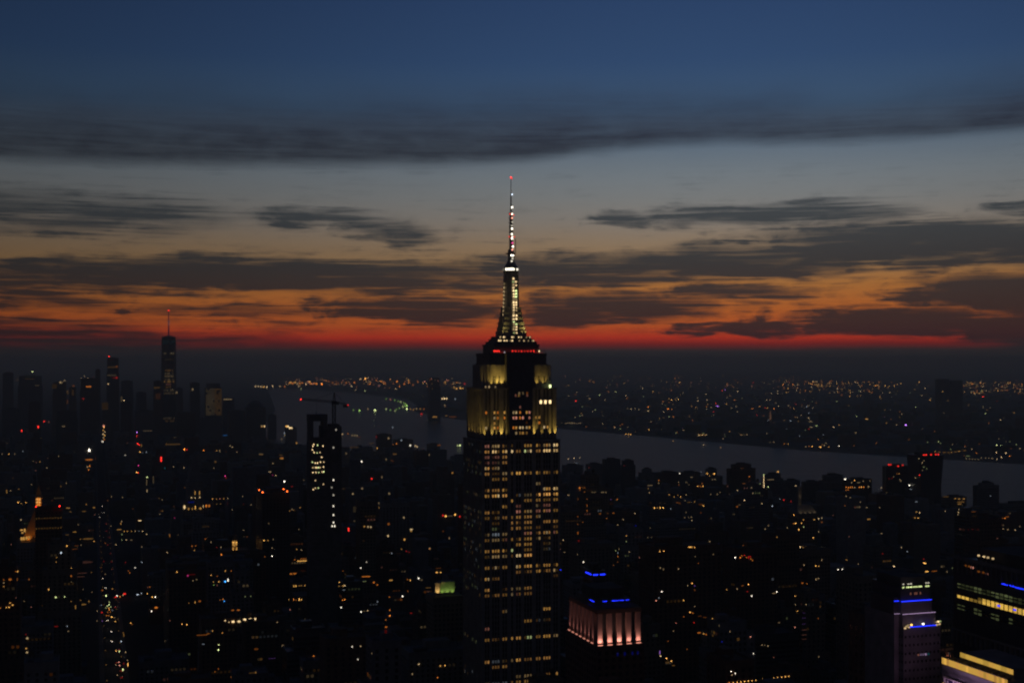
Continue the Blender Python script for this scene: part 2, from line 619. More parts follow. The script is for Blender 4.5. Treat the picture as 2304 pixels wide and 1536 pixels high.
def build_esb():
    R = ESB
    root = R.make_root()
    FL = 3.78
    st, sp, gl = MAT['limestone'], MAT['spandrel'], MAT['glass']
    # tiers: (half width, half depth, z0, z1)
    T = {'shaft': (28.5, 23.0, 0, 261.6), 'upper': (26.5, 21.0, 261.0, 297.2), 'shoulder': (23.0, 18.2, 296.6, 313.4), 'crown': (20.0, 16.5, 296.6, 320.6)}
    for k, (hw, hd, z0, z1) in T.items():
        R.add(-hw, hw, -hd, hd, z0, z1)
    cores = {}
    # podium and lower setbacks
    MB().box(-64, 64, -30, 30, 0, 25).box(-52, 52, -28, 28, 24.5, 70).box(-36, 36, -25.5, 25.5, 69.5, 82).build('podium', st, root)
    # shaft: dark core with stone piers standing proud of it, central bay set back
    colx = {'A': [-25.5, -23.6], 'B': [-20.3, -18.35, -16.4], 'C': [-12.9, -10.9], 'D': [-6.6], 'E': [-3.0, -1.0], 'F': [2.9, 4.95, 7.0],
            'G': [11.5, 13.4], 'H': [16.9, 18.8, 20.7], 'I': [24.3, 26.2]}
    core = MB()
    core.box(-28.1, 28.1, -22.6, 22.6, 81, 261.0)
    core.build('shaft_core', sp, root)
    allx = sorted(x for v in colx.values() for x in v)

    def piers(name, hw, hd, z0, z1, xs, cap, mat=st, proud=0.0, wwin=1.3):
        """stone piers between the window columns of the north and south faces, and evenly on the east and west faces"""
        edges = [-hw] + [x for xx in xs for x in (xx - wwin / 2, xx + wwin / 2)] + [hw]
        spans = [(edges[i], edges[i + 1]) for i in range(0, len(edges), 2) if edges[i + 1] - edges[i] > 0.25]
        mbs = []
        for s in (-1, 1):
            for a, b in spans:
                m_ = MB()
                y0, y1 = (-hd - proud, -hd + 0.42) if s < 0 else (hd - 0.42, hd + proud)
                m_.box(a, b, y0, y1, z0, z1)
                mbs.append(m_)
        ne = int((2 * hd) / 2.9)
        st_ = 2 * (hd - 0.43) / ne
        for s in (-1, 1):
            for i in range(ne + 1):
                y = -hd + 0.43 + i * st_
                wd = 0.55 if i % 3 else 0.95
                m_ = MB()
                x0, x1 = (-hw - proud, -hw + 0.42) if s < 0 else (hw - 0.42, hw + proud)
                m_.box(x0, x1, max(y - wd, -hd + 0.43), min(y + wd, hd - 0.43), z0, z1)
                mbs.append(m_)
        for m_ in mbs:
            m_.build('pier', mat, root)
        # parapet cap
        c = MB()
        c.box(-hw - 0.25, hw + 0.25, -hd - 0.25, hd + 0.25, cap, cap + 1.1)
        c.build('parapet', mat, root)
    piers('shaft', 28.5, 23.0, 81.5, 260.4, allx, 260.5)
    # spandrel bands between floors are the core itself; dark panes fill the rest (one part, too many to name)
    pane = MB()
    for fl in range(21, 69):
        z = 113 + (fl - 29) * FL
        if z > 257:
            break
        for x in allx:
            pane.quad((x - 0.6, -22.66, z), (x + 0.6, -22.66, z), (x + 0.6, -22.66, z + 2.1), (x - 0.6, -22.66, z + 2.1))
            pane.quad((x + 0.6, 22.66, z), (x - 0.6, 22.66, z), (x - 0.6, 22.66, z + 2.1), (x + 0.6, 22.66, z + 2.1))
        ne = int(46 / 2.9)
        st_ = 2 * 22.57 / ne
        for i in range(ne):
            y = -22.57 + (i + 0.5) * st_
            pane.quad((-28.16, y + .7, z), (-28.16, y - .7, z), (-28.16, y - .7, z + 2.1), (-28.16, y + .7, z + 2.1))
    pane.build('dark_windows', gl, root, 'stuff')

    # lit windows of the north face, row by row: y in the photograph at mid face : groups lit with level and colour
    rows = [(1003, 'A.4r B.5w C.35w D.15a F.4a G.55a H.45w I.85w'), (1015.5, 'A.5o B.8w C.8w D.9c E.35o F.95l G.4o H.9w I.85w'),
            (1028, 'A.3r B.25r C.4o'), (1040, 'A.22r B.15r C.3o'), (1052.5, 'A.6w B.35w'), (1063.5, 'A.5o B.15o C.3w D.5a E.75a F.5a G.65a H.45a I.4a'),
            (1076, 'B.3a C.35a'), (1082, 'G.3w'), (1100, 'A.5o B.4o C.6a H.6w I.7w'), (1112, 'A.45a B.7o C.65o E.15c F.2w G.75o H.85o I.7o'),
            (1122.5, 'D.6a F.3a G.4a H.25a I.35a'), (1137, 'C.35a E.22r G.22a H.3r'), (1149, 'A.5o B.2a E.5r F.35w G.35r H.4r I.3a'),
            (1160, 'A.25a B.2a C.3o D.4a E.45a F.4o G.25o'), (1171, 'B.12a D.4o E.4o F.38o H.4o I.35a'), (1182, 'B.15l D.4o E.42o F.3a G.2o I.22o'),
            (1197, 'A.28w B.28c C.3w F.4r G.5o H.45o I.3r'), (1213, 'A.2a B.25w C.2r D.35a E.35a F.35a G.35w H.25a'),
            (1223, 'E.4a F.4a H.12w'), (1240, 'A.4a B.6a C.5a D.7l F.3a H.1c'), (1250, 'A.45w B.45w C.25w D.25o E.7o F.7o'),
            (1272, 'A.45a B.4a C.45a E.55a F.6a G.4a H.42a I.4a'), (1282, 'E.3o F.3o G.45a H.35o I.45w'), (1301, 'A.5a B.2a I.15o'),
            (1326, 'A.45a C.15o D.22w E.2w F.4a'), (1338, 'A.22o B.28o C.22o D.3r E.2r F.25o'), (1368, 'H.5a C.2a'), (1400, 'F.35a G.12c H.12o'),
            (1411, 'A.25r'), (1425, 'D.55a E.55a F.55l G.3a H.2r I.3w'), (1436, 'A.3a B.2o C.38a H.5a'), (1474, 'A.45o C.1w'),
            (1486, 'B.15c D.22w E.65a F.25o G.4o H.45o'), (1494, 'B.25o C.3a'), (1513, 'E.22w F.25w G.2w H.28a I.45a'), (1526, 'A.28w B.15c C.2c D.22w E.35a F.4a G.4a H.35a')]
    cm = {'a': 'amber', 'o': 'deep', 'w': 'pane', 'r': 'rose', 'c': 'cool', 'l': 'lime'}
    rg = random.Random(3)
    shared = {}
    rest = LitMesh()
    n = 0
    for py, desc in rows:
        zc = zat(py, 893.0)
        fl = round((zc - 114.0) / FL)
        z = 114.0 + fl * FL
        for tok in desc.split():
            gname, lev, cc = tok[0], float(tok[1:-1]), cm[tok[-1]]
            for x in colx[gname]:
                l = lev * rg.uniform(0.7, 1.1)
                if rg.random() < 0.10:
                    l *= 0.3
                c2 = cc if rg.random() < 0.8 else rg.choice(['amber', 'warm', 'deep'])
                mt = glow(c2, base_level(l) * 1.45)
                if n < 290 and l > 0.12:
                    if mt.name not in shared:
                        me = MB().box(-0.62, 0.62, -0.05, 0.05, -0.95, 0.95)
                        ob = me.build('window', mt, root)
                        shared[mt.name] = ob.data
                    else:
                        ob = bpy.data.objects.new('window', shared[mt.name])
                        COL.objects.link(ob)
                        ob.parent = root
                    ob.location = (x, -22.75, z)
                    n += 1
                else:
                    rest.box(x - .62, x + .62, -22.8, -22.7, z - .95, z + .95, mt)
    # east face: faint rows
    ne = int(46 / 2.9)
    st_ = 2 * 22.57 / ne
    for py in (1003, 1009, 1033, 1039, 1052, 1058, 1064, 1105, 1110, 1140, 1150, 1157, 1164, 1170, 1176, 1182, 1200, 1224, 1232, 1238, 1258, 1264, 1290, 1300, 1322, 1330, 1436, 1516, 1528):
        z = 114.0 + round((zat(py, 900) - 114.0) / FL) * FL
        for i in range(ne):
            if rg.random() < 0.36:
                y = -22.57 + (i + 0.5) * st_
                rest.box(-28.25, -28.15, y - .7, y + .7, z - 1, z + 1, glow(rg.choice(['lime', 'warm', 'cool', 'amber']), base_level(rg.uniform(.04, .2)) * 1.6))
    # ---------------- upper lit tier (above the main shaft)
    hw, hd = 26.5, 21.0
    MB().box(-hw + .4, hw - .4, -hd + .4, hd - .4, 261.1, 296.5).build('upper_core', sp, root)
    ux = [-24.6, -22.2, -18.6, -16.2, -11.4, -9.0, 11.5, 14.0, 17.6, 20.0, 23.2]
    cx_ = [-5.4, -3.4, -0.6, 1.4, 4.2, 6.2]
    piers('upper', hw, hd, 262.7, 296.2, ux, 296.3, wwin=1.4)
    # central bay stands forward and stays dark
    for s in (-1, 1):
        MB().box(-8.6, 8.6, min(s * hd, s * (hd + 1.3)), max(s * hd, s * (hd + 1.3)), 262.71, 298.6).build('central_bay', sp, root)
        MB().box(-10.2, 10.2, min(s * 18, s * (hd + .6)), max(s * 18, s * (hd + .6)), 298.0, 322.2).build('central_bay', sp, root)
    for py, xs, l in ((884, [-1.2, 1.5, 4.5], .2), (889, [-3.8, -1.5, 4.6], .25), (915, [-.6], .3), (927, [-3.4, -5.4, -.6, 4.2, 6.2], .5), (939, [-3.4, -5.4, -.6, 1.4, 6.2], .5), (950, [4.2], .1),
                      (961, [-5.4, -3.4, -.6, 1.4, 4.2, 6.2], .5), (973, [-3.4, -.6, 1.4, 4.2], .35)):
        for x in xs:
            z = zat(py, 893)
            rest.box(x - .6, x + .6, -hd - 1.42, -hd - 1.32, z - .9, z + .9, glow(rg.choice(['amber', 'orange', 'warm', 'rose']), base_level(l * rg.uniform(.6, 1.1)) * 2.2))
    for py, xs, l in ((927, [-24.6, -18.6, -16.2, -11.4], .6), (939, [-18.6, -16.2, -11.4, 11.5, 14.0], .5), (951, [-18.6, 14.0], .6), (961, [-24.6, -18.6, -16.2, 17.6, 20.0], .6)):
        for x in xs:
            z = zat(py, 893)
            rest.box(x - .6, x + .6, -hd + .26, -hd + .37, z - .9, z + .9, glow(rg.choice(['amber', 'orange', 'warm']), base_level(l * rg.uniform(.6, 1.1)) * 2))
    for x in (15.0, 18.4, 21.8):
        z = zat(903.5, 900)
        ob = MB().box(x - .8, x + .8, -hd - .12, -hd - .01, z - 1.2, z + 1.2).build('window', glow('warm', 1.6), root)
    # ---------------- shoulder wings with crown block
    MB().box(-23.0, 23.0, -18.2, 18.2, 296.9, 313.4).build('shoulder', st, root)
    for s in (-1, 1):
        for x in (-20.5, -15.5, -12.6, 12.6, 16.5, 20.5):
            MB().box(x - .7, x + .7, min(s * 18.2, s * 18.5), max(s * 18.2, s * 18.5), 297.5, 312.5).build('pier', st, root)
        for y in (-14, -9, -3, 3, 9, 14):
            MB().box(min(s * 23, s * 23.3), max(s * 23, s * 23.3), y - .8, y + .8, 297.5, 312.5).build('pier', st, root)
    sw = MB()
    for x in (-18.6, -17.3, -14.4, -13.0, 14.4, 18.5):
        sw.box(x - .35, x + .35, -18.32, -18.1, 300.5, 305.5)
    sw.build('dark_windows', gl, root, 'stuff')
    MB().box(-20.6, 20.6, -16.6, 16.6, 313.0, 320.6).box(-21.2, 21.2, -17.2, 17.2, 313.45, 314.2).box(-20.9, 20.9, -16.9, 16.9, 319.6, 321.4).build('crown_block', sp, root)
    # viewing deck house and tiers
    MB().box(-16.6, 16.2, -13.5, 13.5, 320.7, 326.4).box(-16.9, 16.6, -13.9, 13.9, 326.3, 327.6).build('deck_house', sp, root)
    MB().box(-15.2, 15.2, -12, 12, 327.5, 329.6).box(-13.2, 13.2, -11.0, 11.0, 329.5, 331.4).box(-11.6, 11.6, -10.4, 10.4, 331.3, 333.2).build('mast_base', sp, root)
    fence = MB()
    for i in range(41):
        x = -20 + i
        fence.box(x - .06, x + .06, -16.3, -16.2, 321.3, 323.4)
    fence.box(-20, 20, -16.32, -16.18, 323.4, 323.55)
    fence.build('deck_fence', MAT['steel'], root)
    # red strip of the viewing deck and lamps
    for a, b in ((-17.3, -12.6), (-4.5, 13.4)):
        k = int((b - a) / 2.0) if a > -10 else 4
        for i in range(k):
            x = a + (i + .5) * (b - a) / k
            ob = MB().box(x - .4, x + .4, -14.05, -13.92, 322.2, 323.5).build('red_lamp', glow('red', 1.6 if a < -10 else 1.3 * (0.4 + 0.7 * rg.random())), root)
            tag(ob, 'red glowing lamp of the viewing deck')
    MB().box(15.8, 16.5, -14.05, -13.92, 322.2, 323.4).build('deck_lamp', glow('warm', 2), root)
    MB().box(-9.5, -8.9, -14.05, -13.92, 321.4, 322.6).build('deck_lamp', glow('cool', .5), root)
    lamp('deck_glow', 'AREA', (2, -16.5, 321.8), (1, .05, .03), 260, root, (math.radians(60), 0, 0), shape='RECTANGLE', size=34, size_y=1)
    for yy, xs, z, yf in ((0, [-11.2, -8.6, -7.6, -2.6, -1.6, 2.4, 4.2, 8.0, 10.6], 332.6, -10.55), (0, [-12.4, -11, -8.4, -6.6, -3.8, -2.6, 2.6, 6.0, 9.2, 12.2, 13], 330.1, -11.15)):
        for x in xs:
            MB().box(x - .5, x + .5, yf, yf + .14, z - .55, z + .55).build('tier_lamp', glow('warm', rg.choice([.25, .6, 1.1, 1.5])), root)
    # ---------------- mooring mast
    mw = [(333.1, 8.9), (336.9, 8.2), (339.7, 7.6), (343.2, 7.0), (346.7, 6.4), (350.2, 5.9)]
    tops = [337.0, 339.8, 343.3, 346.8, 350.3, 353.8]
    for (z0, r), z1 in zip(mw, tops):
        m_ = MB()
        for sx in (-1, 1):
            for sy in (-1, 1):
                m_.box(min(sx * 2.3, sx * r), max(sx * 2.3, sx * r), min(sy * 2.3, sy * r * .9), max(sy * 2.3, sy * r * .9), z0, z1)
        m_.build('mast_wing', MAT['steel'], root)
    MB().cyl(0, 0, 5.9, 4.9, 333.0, 377.6, 16, 0, math.pi / 16).build('mast_shaft', MAT['steel'], root)
    for sx in (-1, 1):
        for sy in (-1, 1):
            MB().beam((sx * 4.3, sy * 4.3, 334), (sx * 3.6, sy * 3.6, 377), 1.3).build('mast_rib', MAT['steel'], root)
    # bright window strip on the north side and a dimmer one on the east side
    z = 335.2
    while z < 373.5:
        t = (z - 333) / 44
        yf = -(6.6 - 1.5 * t)
        for x in (-.95, .95):
            if rg.random() < 0.86:
                MB().box(x + 1.0 - .62 + rg.uniform(-.3, .3), x + 1.0 + .5, yf - .55, yf - .3, z, z + rg.uniform(.8, 1.5)).build('mast_window', glow('lime' if rg.random() < .25 else 'warm', rg.choice([.4, .9, 1.4, 1.8])), root)
        z += rg.uniform(1.7, 2.4)
    z = 337.0
    while z < 372:
        t = (z - 333) / 44
        xf = -(6.6 - 1.5 * t)
        MB().box(xf - .3, xf - .05, -2.4, -.6, z, z + 1.6).build('mast_window', glow('warm', rg.choice([.15, .3, .45])), root)
        z += 2.7
    # lantern, dome and antenna
    MB().cyl(0, 0, 5.4, 5.6, 377.5, 379.4, 20).build('lantern_base', MAT['steel'], root)
    MB().cyl(0, 0, 5.1, 5.1, 379.3, 381.4, 20).build('lantern_core', sp, root)
    for i in range(20):
        a = -math.pi / 2 + (i - 10) * math.pi / 10
        fx, fy = math.cos(a), math.sin(a)
        front = -0.85 < fx < 0.3 and fy < 0
        lvl = 2.4 if front else (1.4 if fy < 0 and 0.5 < fx < .8 else .12)
        MB().box(fx * 5.2 - .75, fx * 5.2 + .75, fy * 5.2 - .3, fy * 5.2 + .3, 379.6, 381.2).build('lantern_pane', glow('white', lvl), root)
    MB().cyl(0, 0, 5.5, 4.6, 381.4, 382.3, 20).cyl(0, 0, 4.6, 2.7, 382.3, 386.0, 20).build('dome', MAT['steel'], root)
    MB().cyl(0, 0, 2.35, 2.2, 385.9, 394.6, 14).cyl(0, 0, 3.3, 3.3, 391.2, 391.7, 14).build('antenna_base', MAT['steel'], root)
    an = MB()
    for i in range(8):
        z0 = 394.4 + i * 3.3
        an.cyl(0, 0, 1.25, 1.25, z0, z0 + 2.4, 8)
        an.cyl(0, 0, 1.75, 1.75, z0 + 2.4, z0 + 2.75, 8)
    an.cyl(0, 0, .9, .9, 394, 421, 8)
    an.build('antenna_trunk', MAT['steel'], root)
    MB().cyl(0, 0, .62, .42, 420.8, 433, 8).cyl(0, 0, .3, .16, 432.9, 445.0, 6).build('antenna_needle', MAT['steel'], root)
    MB().cyl(3.4, 0, .28, .28, 392, 402.5, 6).beam((0, 0, 392.4), (3.4, 0, 392.4), .3).build('side_aerial', MAT['steel'], root)
    MB().beam((-3.8, 0, 391.9), (3, 0, 391.9), .35).build('antenna_arm', MAT['steel'], root)
    MB().cyl(0, 0, .45, .45, 445, 445.9, 8).build('beacon', glow('red', 5), root)
    for py, dx, l, c in ((438, 0, 1.6, 'cool'), (467, 0, 4, 'white'), (482, 0, 3, 'white'), (491, 0, 2, 'rose'), (500, .2, .6, 'white'), (508, -.2, .5, 'white'), (515, 0, 4, 'white'), (527, -.2, 3.5, 'white'),
                         (533, .2, 2, 'white'), (537, 0, 5, 'white'), (547, .3, 1.2, 'magenta'), (555, .5, 4, 'white'), (562, .2, 1.6, 'rose'), (575, -.5, 4, 'white'), (575, .7, 3.5, 'white'), (582, .4, 1, 'white'), (588, -.3, 1.4, 'white'), (594, .3, .9, 'white')):
        z = zat(py, 909)
        MB().box(dx - .5, dx + .5, -2.9, -2.5, z - .5, z + .5).build('antenna_lamp', glow(c, l), root)
    for py, dx in ((482, -1.4), (484, 1.3), (533, -1.9), (533, 1.8), (402, 0)):
        z = zat(py, 909)
        MB().box(dx - .45, dx + .45, -2.3, -1.9, z - .45, z + .45).build('antenna_lamp', glow('red', 1.1), root)
    # pole on the shoulder
    MB().cyl(24.2, -16, .3, .2, 297, 313, 6).build('flagpole', MAT['steel'], root)
    # ---------------- floodlights on the setbacks
    gold = (1.0, .66, .13)
    for x in (-25.6, -20.4, -13.8, -9.9, 10.4, 21.6, 25.6, -17.4, 15.8):
        pw = {-13.8: 11000, -25.6: 7000, -20.4: 5000, 10.4: 10000, 21.6: 6500, 25.6: 8000}.get(x, 2200)
        lamp('floodlight', 'SPOT', (x, -hd - 1.25, 262.9), gold, pw, root, (math.radians(180 - 4), 0, 0), spot_size=math.radians(44), spot_blend=.9, shadow_soft_size=.3)
        MB().box(x - .35, x + .35, -hd - 1.7, -hd - 1.0, 261.61, 262.4).build('floodlight_housing', sp, root)
    for y in (-19, -13.5, -7, 0, 7, 14):
        pw = 7000 if y < -10 else 4000
        lamp('floodlight', 'SPOT', (-hw - 1.25, y, 262.9), gold, pw, root, (math.radians(180), math.radians(-4), 0), spot_size=math.radians(58), spot_blend=.9, shadow_soft_size=.3)
    for x in (-20, -16.5, -13, 13.2, 18):
        pw = 5200 if -18 < x < -12 else 2600
        lamp('floodlight', 'SPOT', (x, -20.4, 298.2), gold, pw if x < 0 else 2000, root, (math.radians(180 - 8), 0, 0), spot_size=math.radians(75), spot_blend=.9, shadow_soft_size=.3)
    for y in (-14, -6):
        lamp('floodlight', 'SPOT', (-24.8, y, 298.2), gold, 1800, root, (math.radians(180), math.radians(-8), 0), spot_size=math.radians(70), spot_blend=.9, shadow_soft_size=.3)
    # mast floods
    for x, pw in ((-8.4, 7000), (8.2, 13000), (-5.8, 3000), (5.6, 5000)):
        lamp('floodlight', 'SPOT', (x, -10.0, 333.6), (1, .72, .18), pw, root, (math.radians(180 - 14), 0, 0), spot_size=math.radians(55), spot_blend=.9, shadow_soft_size=.3)
    lamp('floodlight', 'SPOT', (-10.8, -5, 333.6), (1, .72, .18), 6000, root, (math.radians(180), math.radians(-16), 0), spot_size=math.radians(55), spot_blend=.9, shadow_soft_size=.3)
    for x in (22.0,):
        MB().box(x - .6, x + .6, -20.9, -20.3, 297.4, 299.4).build('ledge_lamp', glow('lime', 2.6), root)
    for x, l in ((-25, .25), (-22.5, .35), (-18, .15), (-2, .12)):
        MB().box(x - .4, x + .4, -21.2, -20.6, 297.5, 298.9).build('ledge_lamp', glow('warm', l), root)
    rest.build('dim_windows', root)


build_esb()

# =================================================================== other landmark towers


def water_tank(root, x, y, z, s=1.0):
    t = empty('water_tank', 0, 0, 0)
    t.location = (x, y, z)
    t.parent = root
    lg = MB()
    for sx in (-1, 1):
        for sy in (-1, 1):
            lg.box(sx * 1.2 * s - .15, sx * 1.2 * s + .15, sy * 1.2 * s - .15, sy * 1.2 * s + .15, 0, 3.2 * s)
    lg.build('stand', MAT['crane'], t)
    MB().cyl(0, 0, 1.9 * s, 1.8 * s, 3.2 * s, 6.4 * s, 10).build('barrel', MAT['tank'], t)
    MB().cyl(0, 0, 2.05 * s, 0.05, 6.4 * s, 7.7 * s, 10).build('lid', MAT['roof'], t)


def panes(root, boxes, sx=3.2, sz=3.7, w=1.7, h=2.0, ribbon=False):
    p = MB()
    for x0, x1, y0, y1, z0, z1 in boxes:
        nz = int((z1 - z0 - 2.0) / sz)
        nx = max(1, int((x1 - x0 - 1.5) / sx))
        ny = max(1, int((y1 - y0 - 1.5) / sx))
        for k in range(nz):
            z = z0 + 1.2 + k * sz
            if ribbon:
                p.quad((x0 + .6, y0 - .05, z), (x1 - .6, y0 - .05, z), (x1 - .6, y0 - .05, z + h), (x0 + .6, y0 - .05, z + h))
                p.quad((x0 - .05, y1 - .6, z), (x0 - .05, y0 + .6, z), (x0 - .05, y0 + .6, z + h), (x0 - .05, y1 - .6, z + h))
                continue
            ax = (x1 - x0) / nx
            for i in range(nx):
                x = x0 + (i + .5) * ax
                p.quad((x - w / 2, y0 - .05, z), (x + w / 2, y0 - .05, z), (x + w / 2, y0 - .05, z + h), (x - w / 2, y0 - .05, z + h))
            ay = (y1 - y0) / ny
            for i in range(ny):
                y = y0 + (i + .5) * ay
                p.quad((x0 - .05, y + w / 2, z), (x0 - .05, y - w / 2, z), (x0 - .05, y - w / 2, z + h), (x0 - .05, y + w / 2, z + h))
    return p.build('dark_windows', MAT['glass'], root, 'stuff')


def parapet(root, x0, x1, y0, y1, z, mat, t=.45, h=1.1, name='parapet'):
    p = MB()
    e = .12
    p.box(x0 - e, x1 + e, y0 - e, y0 + t, z - .3, z + h)
    p.box(x0 - e, x1 + e, y1 - t, y1 + e, z - .3, z + h)
    p.box(x0 - e, x0 + t, y0 + t, y1 - t, z - .3, z + h)
    p.box(x1 - t, x1 + e, y0 + t, y1 - t, z - .3, z + h)
    return p.build(name, mat, root)


def tower(px0, pxc, px1, ytop, Y, label, mat='curtain', cat='tower', name='office_tower', tiers=None, beacons=(), ribbon=False, group=None, crown=None, pane=True, maxd=70, bulk=True):
    """a tower whose near-left corner stands on pixel column pxc at depth Y, north face to px1, east face back to px0"""
    gx, gy = gat(pxc, Y)
    # width along the street
    t1 = (px1 - 1152.0) / F
    Xc, Yc = (pxc - 1152.0) / F * Y, Y
    W = (t1 * Yc - Xc) / (CA - t1 * SA)
    t0 = (px0 - 1152.0) / F
    den = (SA + t0 * CA)
    D = (Xc - t0 * Yc) / den if abs(den) > 1e-4 else maxd
    D = max(12.0, min(D, maxd))
    W = max(8.0, W)
    H = zat(ytop, Y)
    r = Rec(name, gx + W / 2, gy + D / 2, label, cat, group)
    root = r.make_root()
    m = MAT[mat]
    hw, hd = W / 2, D / 2
    bx = []
    z0 = 0.0
    for fz, fw in (tiers or [(1.0, 1.0)]):
        z1 = H * fz
        bx.append((-hw * fw, hw * fw, -hd * fw, hd * fw, z0, z1))
        z0 = z1 - .5
    wl = MB()
    for b_ in bx:
        wl.box(*b_)
        r.add(*b_)
    wl.build('wall', m, root)
    for b_ in bx:
        parapet(root, b_[0], b_[1], b_[2], b_[3], b_[5], m)
    if pane:
        panes(root, bx, ribbon=ribbon)
    l = bx[-1]
    if bulk:
        MB().box(l[0] * .5, l[1] * .4, l[2] * .4, l[3] * .6, H - .2, H + 4.5).box(l[0] * .2, l[1] * .7, l[2] * .7, l[3] * .1, H - .3, H + 2.5).build('bulkhead', MAT['roof'], root)
    for (bpx, bpy_, s, c) in beacons:
        X, Yw, zz = at(bpx, bpy_, Y + 2)
        a, b_ = w2g(X, Yw)
        lx, ly = a - r.gx, b_ - r.gy
        h = max(.3, zz - H)
        MB().box(lx - .12, lx + .12, ly - .12, ly + .12, H - .2, H + h).build('beacon_post', MAT['crane'], root)
        ss = 2.0 * Y / F / 2 * 1.2
        MB().box(lx - ss, lx + ss, ly - ss, ly + ss, H + h, H + h + 2 * ss).build('beacon', glow(c, s), root)
    return r, root, bx, H


# --- far glass tower with spire
def far_glass_tower():
    Y = 5700
    gx, gy = gat(379.5, Y)
    r = Rec('glass_tower', gx, gy, 'tapering glass tower with thin red-lit spire on the far skyline', 'tower')
    root = r.make_root()
    s, H = 31.5, zat(757, Y)
    lo = [(-s, -s), (0, -s), (s, -s), (s, 0), (s, s), (0, s), (-s, s), (-s, 0)]
    q = s * .98
    hi = [(-q * .52, -q * .52), (0, -q), (q * .52, -q * .52), (q, 0), (q * .52, q * .52), (0, q), (-q * .52, q * .52), (-q, 0)]
    MB().prism(lo, lo, 0, 56).prism(lo, hi, 55.9, H - 12).build('facade', MAT['curtain'], root)
    MB().prism([(x * .97, y * .97) for x, y in hi], [(x * .95, y * .95) for x, y in hi], H - 12.1, H).build('crown', MAT['spandrel'], root)
    MB().cyl(0, 0, 14, 14, H, H + 4, 20).build('ring', MAT['steel'], root)
    sz = zat(700, Y)
    MB().cyl(0, 0, 3.4, 1.0, H, sz, 8).build('spire', MAT['steel'], root)
    MB().box(-4, 4, -4, 4, sz, sz + 6).build('beacon', glow('red', 1.2), root)
    for i in range(9):
        z = H + 8 + i * (sz - H - 12) / 9
        MB().box(-2.8, 2.8, -4.6, -3.6, z, z + 4).build('spire_lamp', glow('magenta' if i not in (4, 5) else 'lilac', .10 if i not in (4, 5) else .18), root)
    lt = LitMesh()
    rg = random.Random(5)
    for py, w, l, c in ((768, .86, .03, 'teal'), (773, .86, .035, 'teal'), (795, .7, .09, 'warm'), (809, .5, .03, 'warm'), (833, .55, .08, 'amber'), (840, .6, .1, 'warm'), (846, .6, .09, 'warm'), (853, .6, .08, 'warm'),
                        (858, .7, .2, 'amber'), (864, .6, .1, 'rose'), (870, .7, .08, 'amber'), (877, .7, .08, 'warm'), (884, .75, .06, 'warm'), (940, .8, .05, 'warm'), (946, .7, .05, 'amber')):
        z = zat(py, Y)
        k = 7
        for i in range(k):
            if rg.random() < .8:
                x = (-.5 + (i + .5) / k) * 2 * s * w
                lt.box(x - 2.6, x + 2.6, -s - 1.2, -s - .9, z - 4, z + 4, glow(c, l * .6 * rg.uniform(.3, 1.3)))
    lt.build('lit_windows', root)
    r.add(-s, s, -s, s, 0, H)
    r.block = True


far_glass_tower()

# --- far downtown cluster (left)
DT = [  # px0, pxc, px1, ytop, Y, mat, label
    (236, 240, 268, 806, 5900, 'curtain', 'slim dark downtown tower with one red lamp, left of the spired glass tower'),
    (212, 214, 226, 832, 6000, 'curtain', 'narrow bluish slab just left of the red-lamped downtown tower'),
    (0, 6, 30, 839, 6100, 'grey', 'blocky downtown tower cut by the left picture edge'),
    (28, 40, 96, 846, 6200, 'grey', 'wide flat-roofed downtown block under the pale rooftop lamp'),
    (112, 118, 150, 860, 5500, 'tan', 'low downtown block with three pale roof lights'),
    (175, 180, 222, 852, 5600, 'brick', 'dark downtown block with an orange window band'),
    (268, 272, 300, 858, 5700, 'grey', 'dark downtown block right of the slim tower with the red lamp'),
    (150, 155, 172, 872, 5300, 'tan', 'brownish downtown tower with dim orange windows, left of the orange window band'),
    (300, 306, 330, 884, 5600, 'grey', 'low dark downtown block between the slim tower and the spired tower'),
    (342, 346, 366, 858, 5500, 'brick', 'brown downtown tower hugging the left side of the spired glass tower'),
    (392, 396, 412, 874, 5600, 'grey', 'short dark tower hugging the right side of the spired glass tower'),
    (424, 428, 450, 862, 5700, 'curtain', 'dark slim tower left of the floodlit beige block downtown'),
    (499, 503, 528, 897, 5500, 'grey', 'dark block with a pale strip on its roof, right of the beige block'),
    (602, 605, 622, 934, 5300, 'grey', 'dark waterfront block at the right end of the downtown cluster'),
    (60, 64, 92, 905, 4900, 'brick', 'brown mid-height block in front of the flat-roofed downtown block'),
    (225, 230, 248, 910, 5100, 'tan', 'beige dimly lit block below the slim tower with the red lamp'),
    (300, 304, 345, 925, 4700, 'grey', 'broad dark block below and left of the spired glass tower'),
    (395, 400, 440, 930, 4800, 'brick', 'broad dark block below and right of the spired glass tower'),
    (448, 452, 500, 940, 4700, 'grey', 'dark block standing in front of the floodlit beige block'),
    (510, 515, 552, 925, 5000, 'curtain', 'dark glass block left of the domed waterfront tower'),
    (0, 4, 46, 920, 4800, 'grey', 'broad dark block low on the left edge before the downtown towers'),
    (120, 126, 175, 925, 4700, 'curtain', 'dark broad block in front of the downtown cluster, under the orange windows'),
    (268, 272, 296, 905, 4900, 'brick', 'brown block with pale lit stairwell right of the slim downtown tower'),
]
for px0, pxc, px1, yt, Y, mt, lb in DT:
    bc = [(245, 803, 3, 'red')] if yt == 806 else ([(73, 837, 2, 'lime')] if yt == 846 else [])
    tower(px0, pxc, px1, yt, Y, lb, mt, 'tower', 'downtown_tower', tiers=[(.8, 1.0), (1.0, .92)] if RNG.random() < .6 else None, beacons=bc, pane=False, maxd=60, group='downtown towers')

